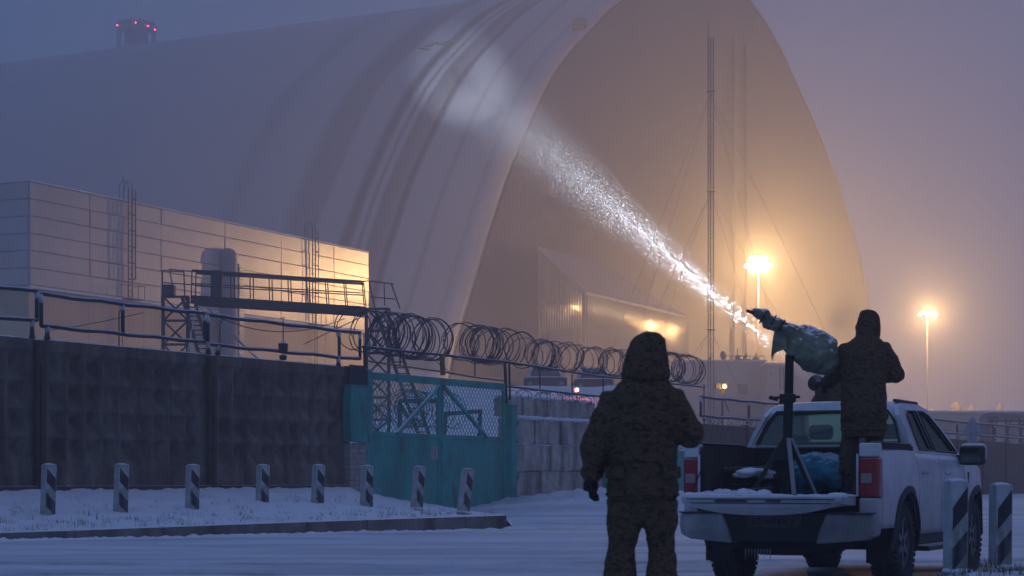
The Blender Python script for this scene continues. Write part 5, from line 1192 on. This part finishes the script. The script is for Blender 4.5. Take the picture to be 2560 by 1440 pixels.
# wheels
def lathe_x(g, cx, cy, cz, prof_, n=32):
    vs = []
    for (x, r) in prof_:
        for k in range(n): a = 2*pi*k/n; vs.append((cx+x, cy+r*cos(a), cz+r*sin(a)))
    g.add(vs, [(i*n+k, i*n+(k+1) % n, (i+1)*n+(k+1) % n, (i+1)*n+k) for i in range(len(prof_)-1) for k in range(n)])
for s_ in (-1, 1):
    for c in (AR, AF):
        wl_ = bpy.data.objects.new('wheel', None); COL.objects.link(wl_); wl_.parent = tr; wl_.location = (s_*.80, c, WRr); wl_.empty_display_size = .1
        g = MB(); lathe_x(g, 0, 0, 0, [(-.12, .24), (-.135, .31), (-.125, .37), (-.10, .395), (-.05, .40), (-.045, .392), (-.035, .392), (-.03, .401), (.03, .401), (.035, .392), (.045, .392), (.05, .40), (.10, .395), (.125, .37), (.135, .31), (.12, .24)]); g.build('tyre', M_rubber, wl_, smooth=True)
        g = MB()
        for k in range(40):
            a = 2*pi*k/40
            for xx in (-.105, .105): M_ = Matrix.Rotation(a, 4, 'X'); g.box(xx-.028, xx+.028, -.018, .018, .385, .409, M_)
        kind(g.build('tread', M_rubber, wl_), 'stuff')
        g = MB(); lathe_x(g, 0, 0, 0, [(s_*.11, .245), (s_*.115, .225), (s_*.05, .205), (s_*.04, .05), (s_*.075, .045), (s_*.075, .0)], 24)
        for k in range(6):
            M_ = Matrix.Rotation(2*pi*k/6, 4, 'X'); g.box(min(s_*.06, s_*.10), max(s_*.06, s_*.10), -.03, .03, .04, .222, M_)
        g.build('rim', M_rim, wl_)

# ------------------------------------------------------------------ things in the bed
def fill_blob(name, label, cat, m, pts, vox=.02, wr=.02, wf=9, loc=None, rz=-TH):
    t = thing(name, label, cat, loc, rz); g = MB()
    for (x, y, z, a, b, c) in pts: g.sphere((x, y, z), (a, b, c), 14, 9)
    return t, g
t, g = fill_blob('tarp_bundle', 'crumpled blue tarpaulin bundle in the pickup bed', 'bundle', M_bag, [(-.12, .05, .20, .30, .30, .22), (.14, 0, .20, .22, .30, .20), (0, .1, .27, .22, .2, .13), (-.22, .1, .15, .2, .2, .15), (.28, .05, .14, .16, .2, .15)], loc=TW(.18, 1.22, .862))
remesh(g, .018, 'bundle', M_bag, t, .03, 7, 2)
t = thing('tarp_sheet', 'smaller blue sheet fold behind the gun mount legs', 'sheet', TW(-.22, .95, .862), -TH); g = MB(); g.sphere((0, 0, .10), (.20, .14, .20), 12, 8); g.sphere((.16, .0, .10), (.14, .12, .19), 10, 6); remesh(g, .015, 'sheet', M_bag, t, .025, 10, 1)
t = thing('timber_scraps', 'snowy timber scraps lying at the left of the pickup bed', 'timber', TW(-.42, .75, .862), -TH)
for k in range(7):
    M_ = Matrix.Translation((random.uniform(-.12, .14), random.uniform(-.3, .25), .045+.035*k)) @ Matrix.Rotation(random.uniform(-.7, .7), 4, 'Z') @ Matrix.Rotation(random.uniform(-.08, .08), 4, 'Y'); g = MB(); g.bbox(-.24, .24, -.05, .05, -.02, .02, .004, M_); g.build('board', M_wood, t)
g = MB()
for k in range(16): g.sphere((random.gauss(.02, .1), random.gauss(0, .12), .215+random.uniform(-.03, .03)), (.11, .09, .03), 8, 5)
for k in range(14): g.sphere((random.uniform(-.28, .3), -.55+random.uniform(-.1, .1), .0), (.09, .07, random.uniform(.03, .08)), 8, 5)
kind(g.build('snow_lumps', M_snow, t, smooth=True), 'stuff')
# gun mount
gl, gy = -.065, .62; base = TW(gl, gy, .862)
t = thing('gun_mount', 'dark steel pedestal with splayed legs standing in the pickup bed', 'gun mount', base, -TH)
zt = 1+(1200-884)*base.y/F-.862
g = MB(); g.bar((0, 0, 0), (0, 0, .75), .047, 8, .047); g.bar((0, 0, .55), (.02, 0, zt), .047, 8, .043); g.bar((0, 0, .34), (0, 0, .56), .12, 8, .05); g.build('column', M_gun, t)
for (x, y) in ((-.33, -.12), (.31, -.14), (-.19, .22), (.19, .24), (.15, -.3)):
    g = MB(); g.bar((x, y, .0), (x*.10, y*.10, .54), .030, 4); o = g.build('leg', M_leg, t); g = MB(); g.bbox(x-.05, x+.05, y-.05, y+.05, 0, .015, .003); g.build('foot_plate', M_gun, o)
g = MB(); g.add([(-.20, 0, .20), (0, 0, .55), (-.03, 0, .12), (-.20, .02, .20), (0, .02, .55), (-.03, .02, .12)], [(0, 1, 2), (5, 4, 3), (0, 3, 4, 1), (1, 4, 5, 2), (2, 5, 3, 0)]); g.build('gusset', M_gun, t)
zb = 1+(1200-990)*base.y/F-.862; g = MB(); g.bar((-.18, 0, zb-.005), (.12, 0, zb), .014, 6); g.bbox(-.07, .07, -.05, .05, zb-.05, zb+.03, .008); g.bar((-.18, 0, zb), (-.10, 0, zb-.02), .022, 6); g.build('cross_bracket', M_gun, t)
# covered gun: long wrapped barrel and a draped cover
Yg = base.y
def GPt(x, y, dy=0): p = P(x, y, Yg+dy); return p
ct = thing('covered_gun', 'machine gun wrapped in a snowy green cover, barrel raised to the left', 'gun', GPt(1975, 870))
px2m = Yg/F
pts = [(1871, 779, 4), (1882, 778, 11), (1898, 786, 14), (1915, 796, 18), (1932, 807, 20), (1948, 815, 17), (1962, 824, 22), (1980, 838, 32), (2000, 853, 45), (2022, 868, 56), (2045, 882, 58), (2065, 896, 50), (2080, 908, 36), (2093, 917, 20), (2101, 921, 5)]
g = MB(); g.tube([GPt(a, b, .25*((a-1975)/130)) for a, b, r in pts], .1, 16, rs=[(r*px2m*.9, r*px2m*.95) for a, b, r in pts])
for (a, b, r) in ((1985, 862, 30), (2010, 885, 30), (1960, 826, 16)): g.sphere(GPt(a, b), (r*px2m, .10, r*px2m), 10, 8)
me_ = remesh(g, .011, 'cover', M_tarp, ct, .024, 11, 1, 1.0)
me_.data.transform(parent_world(ct).inverted())
g = MB()
fl_ = [(1936, 828), (1968, 824), (1966, 872), (1948, 878), (1937, 884), (1931, 901), (1928, 890), (1932, 850)]
g.prism(fl_, lambda a, b: GPt(a, b, -.12+.0015*(a-1940)+.02*sin(b*.1)), (0, .015, 0)); g.build('loose_flap', M_tarp, ct, world=True, fix=True)
for (a, b, r) in ((1908, 792, 18), (1930, 806, 21), (1952, 817, 20)):
    g = MB(); d = (GPt(1962, 824)-GPt(1898, 786)).normalized(); u_ = d.orthogonal().normalized(); w_ = d.cross(u_); c = GPt(a, b, .25*((a-1975)/130)); g.tube([c+(u_*cos(q)+w_*sin(q))*r*px2m*.98 for q in [2*pi*k/14 for k in range(14)]], .006, 5, closed=True); g.build('cord', M_gun, ct, world=True)
g = MB(); d = (GPt(1871, 779, -.2)-GPt(1898, 786, -.15)).normalized(); g.bar(GPt(1905, 791, -.13), GPt(1868, 777, -.21), .016, 8); g.build('muzzle', M_gun, ct, world=True)

# ------------------------------------------------------------------ people
def person(label, loc, rz, J, tor, hood, slv=(.095, .088, .084, .074, .062), leg=(.118, .098, .077, .104, .065), sc=1.0, kneel=False, wrink=.009, headoff=.03):
    t = thing('person', label, 'person', loc, rz); t.scale = (sc, sc, sc); V = Vector
    hd = V(J['head'])
    # body (continuous, inside the clothing) with a face
    g = MB(); g.rings([(c[0], c[1], c[2], c[3]*.72, c[4]*.72) for c in tor[:-1]], 16); g.bar(V(J['neck'])-V((0, 0, .12)), hd, .055, 10)
    g.sphere(hd, (.076, .098, .115), 16, 12); g.sphere(hd+V((0, .05, -.06)), (.055, .06, .055), 12, 8)
    g.sphere(hd+V((0, .103, -.012)), (.014, .022, .026), 8, 6); g.sphere(hd+V((0, .088, .025)), (.045, .014, .010), 8, 6); g.sphere(hd+V((0, .09, -.062)), (.026, .012, .009), 8, 6)
    for s_ in (-1, 1): g.sphere(hd+V((s_*.078, 0, -.01)), (.012, .022, .032), 8, 6); g.sphere(hd+V((s_*.030, .085, .006)), (.014, .010, .009), 8, 6)
    for s_ in 'LR':
        g.tube([J['sh'+s_], J['el'+s_], J['wr'+s_]], .04, 8, rs=[.048, .038, .026]); g.tube([J['hip'+s_], J['kn'+s_], J['an'+s_]], .07, 8, rs=[.08, .055, .038])
    remesh(g, .010, 'body', M_skin, t, 0, smooth=2)
    # jacket
    g = MB(); g.rings(tor, 28); ch = V(J['neck'])
    for s_ in 'LR':
        sh, el, wr = V(J['sh'+s_]), V(J['el'+s_]), V(J['wr'+s_]); m1 = sh.lerp(el, .5); m2 = el.lerp(wr, .45); inn = sh.lerp(V((tor[-4][0], tor[-4][1], sh.z+.02)), .55)
        g.tube([inn, sh, m1, el, m2, wr], .08, 14, rs=[.07, slv[0], slv[1], slv[2], slv[3], slv[4]])
        g.sphere(el, slv[2]*1.02, 12, 8)
    jk = remesh(g, .011, 'jacket', M_camo, t, wrink, 11, 3, .8)
    g = MB(); g.rings(hood, 22); hdm = remesh(g, .009, 'hood', M_camo, t, .006, 16, 2, 1.0)
    hz_ = tor[1]; g = MB(); g.tube([(hz_[0]+cos(a)*(hz_[3]+.004), hz_[1]+sin(a)*(hz_[4]+.004), hz_[2]+.012) for a in [2*pi*k/28 for k in range(28)]], .010, 6, closed=True); g.build('hem_cord', M_camo, jk, smooth=True)
    for s_ in 'LR':
        el, wr = V(J['el'+s_]), V(J['wr'+s_]); d = (wr-el).normalized(); g = MB(); g.tube([wr-d*.035, wr-d*.005, wr+d*.02], .06, 14, rs=[slv[4]+.004, slv[4]+.008, slv[4]-.008]); g.build('cuff', M_camo, jk, smooth=True)
    for sg in (-1, 1):
        g = MB(); zc = hz_[2]+.14; Mx = Matrix.Translation((hz_[0]+sg*hz_[3]*.80, hz_[1]-hz_[4]*.70, zc)) @ Matrix.Rotation(sg*.85, 4, 'Z'); g.bbox(-.07, .07, -.018, .02, -.035, .035, .008, Mx); g.build('pocket_flap', M_camo, jk, smooth=True)
    # trousers
    g = MB(); pv = V(J['pelvis']); g.sphere(pv, (tor[0][3]*.93, tor[0][4]*.9, .14), 14, 10)
    for s_ in 'LR':
        h_, k_, a_ = V(J['hip'+s_]), V(J['kn'+s_]), V(J['an'+s_]); g.tube([h_+V((0, 0, .03)), h_.lerp(k_, .35), h_.lerp(k_, .72), k_, k_.lerp(a_, .35), k_.lerp(a_, .75), a_+(k_-a_).normalized()*.06], .09, 14, rs=[leg[0], leg[1], leg[2], (leg[2]+leg[3])*.5, leg[3], leg[3]*.9, leg[4]])
        if kneel: g.sphere(k_, leg[2]*1.15, 12, 8)
    remesh(g, .011, 'trousers', M_camo, t, wrink, 12, 2, .9)
    for s_, sg in (('L', -1), ('R', 1)):
        el, wr = V(J['el'+s_]), V(J['wr'+s_]); d = (wr-el).normalized(); side = d.cross(V((1, 0, 0))); side = side.normalized() if side.length > .3 else V((0, 1, 0)); up = side.cross(d).normalized()
        # hand: palm, four curled fingers and a thumb
        g = MB(); pc = wr+d*.065; g.tube([wr-d*.05, wr, pc, wr+d*.10], .03, 10, rs=[(.044, .044), (.036, .034), (.020, .046), (.018, .043)])
        curl = up*sg*-1
        for k in range(4):
            o_ = side*(k-1.5)*.0225; b0_ = wr+d*.098+o_; l = (.060, .072, .068, .055)[k]; p1 = b0_+d*l*.5+curl*.006; p2 = p1+d*l*.25+curl*.024; p3 = p2+curl*.026-d*.004; g.tube([b0_-d*.03, b0_, p1, p2, p3], .012, 8, rs=[.0125, .0128, .0120, .0112, .010])
        th0 = wr+d*.035+side*.030; th1 = th0+d*.035+side*.028+curl*.012; th2 = th1+d*.03+side*.004+curl*.020; g.tube([th0-side*.01, th0, th1, th2], .014, 8, rs=[.017, .0165, .0145, .012])
        remesh(g, .0045, 'glove', M_glove, t, .0015, 30, 1)
        an = V(J['an'+s_]); kn = V(J['kn'+s_]); g = MB()
        if not kneel:
            g.tube([an+V((0, 0, .17)), an+V((0, 0, .05)), an+V((0, .0, -.02))], .06, 12, rs=[.062, .060, .062]); g.tube([(an.x, an.y-.09, .055), (an.x, an.y-.02, .06), (an.x+.0, an.y+.10, .05), (an.x, an.y+.19, .045), (an.x, an.y+.225, .04)], .05, 12, rs=[(.040, .050), (.050, .058), (.048, .050), (.045, .042), (.030, .026)])
            g.box(an.x-.05, an.x+.05, an.y-.12, an.y+.22, .0, .035)
        else:
            dd = (an-kn).normalized(); g.tube([an-dd*.12, an, an+dd*.05, an+dd*.05+V((0, 0, -.0)), an+dd*.08], .05, 12, rs=[.058, .060, .056, .054, .03]); g.tube([an+dd*.03, an+dd*.05+V((0, 0, -.05))], .05, 10, rs=[.05, .045])
        remesh(g, .009, 'boot', M_boot, t, .002, 20, 1)
    return t
J1 = dict(pelvis=(0, 0, .90), neck=(.02, .01, 1.56), head=(.025, .055, 1.685), shL=(-.170, 0, 1.452), elL=(-.278, -.03, 1.20), wrL=(-.292, .035, 1.035), shR=(.178, 0, 1.452), elR=(.272, -.03, 1.275), wrR=(.16, .25, 1.36),
          hipL=(-.095, 0, .86), knL=(-.128, .03, .50), anL=(-.145, -.01, .11), hipR=(.098, 0, .86), knR=(.112, .03, .50), anR=(.13, -.01, .11))
tor1 = [(.0, 0, .885, .188, .145), (.0, 0, .91, .203, .155), (.0, 0, 1.0, .207, .155), (.0, 0, 1.15, .205, .155), (.0, 0, 1.30, .208, .16), (0, 0, 1.40, .207, .16), (.003, 0, 1.46, .207, .155), (.006, 0, 1.505, .198, .145), (.010, .0, 1.545, .172, .13), (.014, .0, 1.58, .138, .115), (.018, .0, 1.605, .11, .10)]
hood1 = [(.018, 0, 1.578, .120, .115), (.018, 0, 1.588, .140, .132), (.018, 0, 1.615, .143, .134), (.019, 0, 1.66, .136, .13), (.022, 0, 1.70, .128, .126), (.026, 0, 1.745, .119, .12), (.031, 0, 1.79, .106, .11), (.037, .0, 1.825, .090, .095), (.044, 0, 1.852, .064, .07), (.050, 0, 1.864, .03, .04)]
x1 = (1606-1280)/431.; person('hooded person in dark camouflage standing on the road, seen from behind', (x1, 11.6, ground_z(x1, 11.6)), 0, J1, tor1, hood1)
J2 = dict(pelvis=(0, 0, .90), neck=(.02, .02, 1.52), head=(.03, .075, 1.63), shL=(-.140, 0, 1.395), elL=(-.22, .16, 1.19), wrL=(-.30, .38, 1.10), shR=(.20, 0, 1.40), elR=(.325, -.0, 1.16), wrR=(.20, .24, 1.15),
          hipL=(-.09, 0, .86), knL=(-.11, .02, .48), anL=(-.13, 0, .11), hipR=(.11, 0, .86), knR=(.12, .02, .48), anR=(.13, 0, .11))
tor2 = [(.02, 0, .56, .205, .15), (.02, 0, .62, .215, .155), (.02, 0, .78, .218, .16), (.02, 0, .95, .215, .16), (.02, 0, 1.12, .218, .16), (.025, 0, 1.28, .225, .165), (.03, 0, 1.38, .215, .16), (.03, 0, 1.43, .205, .15), (.035, .0, 1.475, .172, .13), (.045, .02, 1.53, .115, .10), (.05, .02, 1.56, .09, .09)]
hood2 = [(.055, .02, 1.49, .105, .10), (.06, .02, 1.53, .118, .115), (.065, .03, 1.59, .118, .12), (.068, .03, 1.65, .112, .115), (.07, .03, 1.70, .104, .108), (.068, .03, 1.745, .090, .095), (.062, .03, 1.775, .07, .075), (.06, .03, 1.79, .03, .04)]
person('hooded person standing in the pickup bed behind the covered gun', TW(.565, .98, .862), radians(-4), J2, tor2, hood2, slv=(.098, .094, .088, .078, .062))
J3 = dict(pelvis=(0, 0, .42), neck=(0, .02, .85), head=(0, .07, .955), shL=(-.16, 0, .80), elL=(-.25, .10, .62), wrL=(-.14, .30, .70), shR=(.16, 0, .80), elR=(.25, .06, .60), wrR=(.10, .26, .62),
          hipL=(-.09, 0, .42), knL=(-.11, .10, .08), anL=(-.11, -.30, .07), hipR=(.09, 0, .42), knR=(.11, .10, .08), anR=(.11, -.30, .07))
tor3 = [(0, 0, .30, .20, .16), (0, 0, .38, .205, .165), (0, 0, .55, .20, .16), (0, 0, .68, .205, .16), (0, 0, .76, .195, .15), (0, .0, .81, .165, .13), (0, .0, .85, .13, .115), (0, .02, .88, .10, .10), (0, .02, .90, .08, .08)]
hood3 = [(0, 0, .82, .125, .11), (0, 0, .86, .135, .125), (0, .01, .92, .130, .13), (0, .02, .98, .118, .12), (0, .02, 1.03, .095, .10), (0, .02, 1.06, .065, .07), (0, .02, 1.075, .02, .03)]
p3 = TW(-.66, 4.62, 1.215)
person('hooded person kneeling beyond the pickup cab roof, aiming the searchlight', p3, radians(8), J3, tor3, hood3, kneel=True)

# ------------------------------------------------------------------ searchlight, beam and falling snow
v_, L_ = arch_inv(1150, 190); target = arch_pt(v_, L_)
src = P(2040, 958, p3.y+.45); bd_ = (target-src).normalized()
t = thing('searchlight', 'hand searchlight throwing a white beam up across the arch', 'searchlight', src)
M3 = bd_.to_track_quat('Z', 'Y').to_matrix().to_4x4(); g = MB(); g.rings([(0, 0, -.20, .03, .03), (0, 0, -.19, .05, .05), (0, 0, -.10, .065, .065), (0, 0, -.02, .09, .09), (0, 0, 0, .095, .095)], 18)
g.v = [tuple(M3 @ Vector(v)) for v in g.v]; g.build('housing', M_gun, t, smooth=False)
g = MB(); g.tube([(0.09*cos(a), .09*sin(a), 0.004) for a in [2*pi*k/20 for k in range(20)]], .008, 5, closed=True); g.v = [tuple(M3 @ Vector(v)) for v in g.v]; g.build('bezel', M_black, t)
g = MB(); g.bar((0, -.02, -.10), (0, -.10, -.26), .018, 6); g.build('handle', M_gun, t)
sl = bpy.data.lights.new('searchlight_beam', 'SPOT'); sl.energy = 430000; sl.spot_size = radians(3.5); sl.spot_blend = 1.0; sl.shadow_soft_size = .07; sl.color = (.80, .88, 1)
sl.use_nodes = True; ln = sl.node_tree; em = ln.nodes.get('Emission'); fo = ln.nodes.new('ShaderNodeLightFalloff'); fo.inputs['Strength'].default_value = 1.0   # a collimated beam spreads far less than a bare bulb
ml = ln.nodes.new('ShaderNodeMath'); ml.operation = 'MULTIPLY'; ml.inputs[1].default_value = .038; ln.links.new(fo.outputs['Linear'], ml.inputs[0])
ma_ = ln.nodes.new('ShaderNodeMath'); ma_.operation = 'MULTIPLY_ADD'; ma_.inputs[1].default_value = .25; ln.links.new(fo.outputs['Quadratic'], ma_.inputs[0]); ln.links.new(ml.outputs[0], ma_.inputs[2]); ln.links.new(ma_.outputs[0], em.inputs['Strength'])
so_ = bpy.data.objects.new('searchlight_beam', sl); COL.objects.link(so_); so_.location = src+bd_*.08; so_.rotation_euler = bd_.to_track_quat('-Z', 'Y').to_euler()
M_flake = mat('snowflake', (.42, .43, .45), .5, var=.02)
g = MB(); u_ = bd_.orthogonal().normalized(); w_ = bd_.cross(u_)
for k in range(40000):
    q_ = .90*random.random()**(1/3.4)+.01; r = 23*q_/(1-q_); a = random.uniform(0, 2*pi); rad = (.15+r*.022)*abs(random.gauss(0, .6))
    c = src+bd_*r+(u_*cos(a)+w_*sin(a))*rad; e = (random.uniform(.0007, .0026)+.00006*r+(.004*random.random() if random.random() < .05 else 0))
    R = Matrix.Rotation(random.uniform(0, 6.3), 3, Vector((random.uniform(-1, 1), random.uniform(-1, 1), random.uniform(-1, 1))).normalized())
    A = [R @ Vector(p)*e for p in ((1, 0, 0), (0, 1, 0), (-1, 0, 0), (0, -1, 0), (0, 0, .5), (0, 0, -.5))]
    g.add([c+p for p in A], [(0, 1, 4), (1, 2, 4), (2, 3, 4), (3, 0, 4), (1, 0, 5), (2, 1, 5), (3, 2, 5), (0, 3, 5)])
kind(g.build('falling_snow', M_flake), 'stuff')

# ------------------------------------------------------------------ haze
g = MB(); g.box(-420, 420, -6, 560, -1.6, 125); hz = g.build('haze', None, None)
hm = bpy.data.materials.new('haze_air'); hm.use_nodes = True; hn = hm.node_tree.nodes; hn.remove(hn['Principled BSDF']); pv = hn.new('ShaderNodeVolumePrincipled'); pv.inputs['Color'].default_value = (.88, .90, .95, 1); pv.inputs['Density'].default_value = FOG; pv.inputs['Anisotropy'].default_value = .5
hm.node_tree.links.new(pv.outputs[0], hn['Material Output'].inputs['Volume']); hz.data.materials.append(hm); hz.display_type = 'WIRE'; kind(hz, 'stuff')
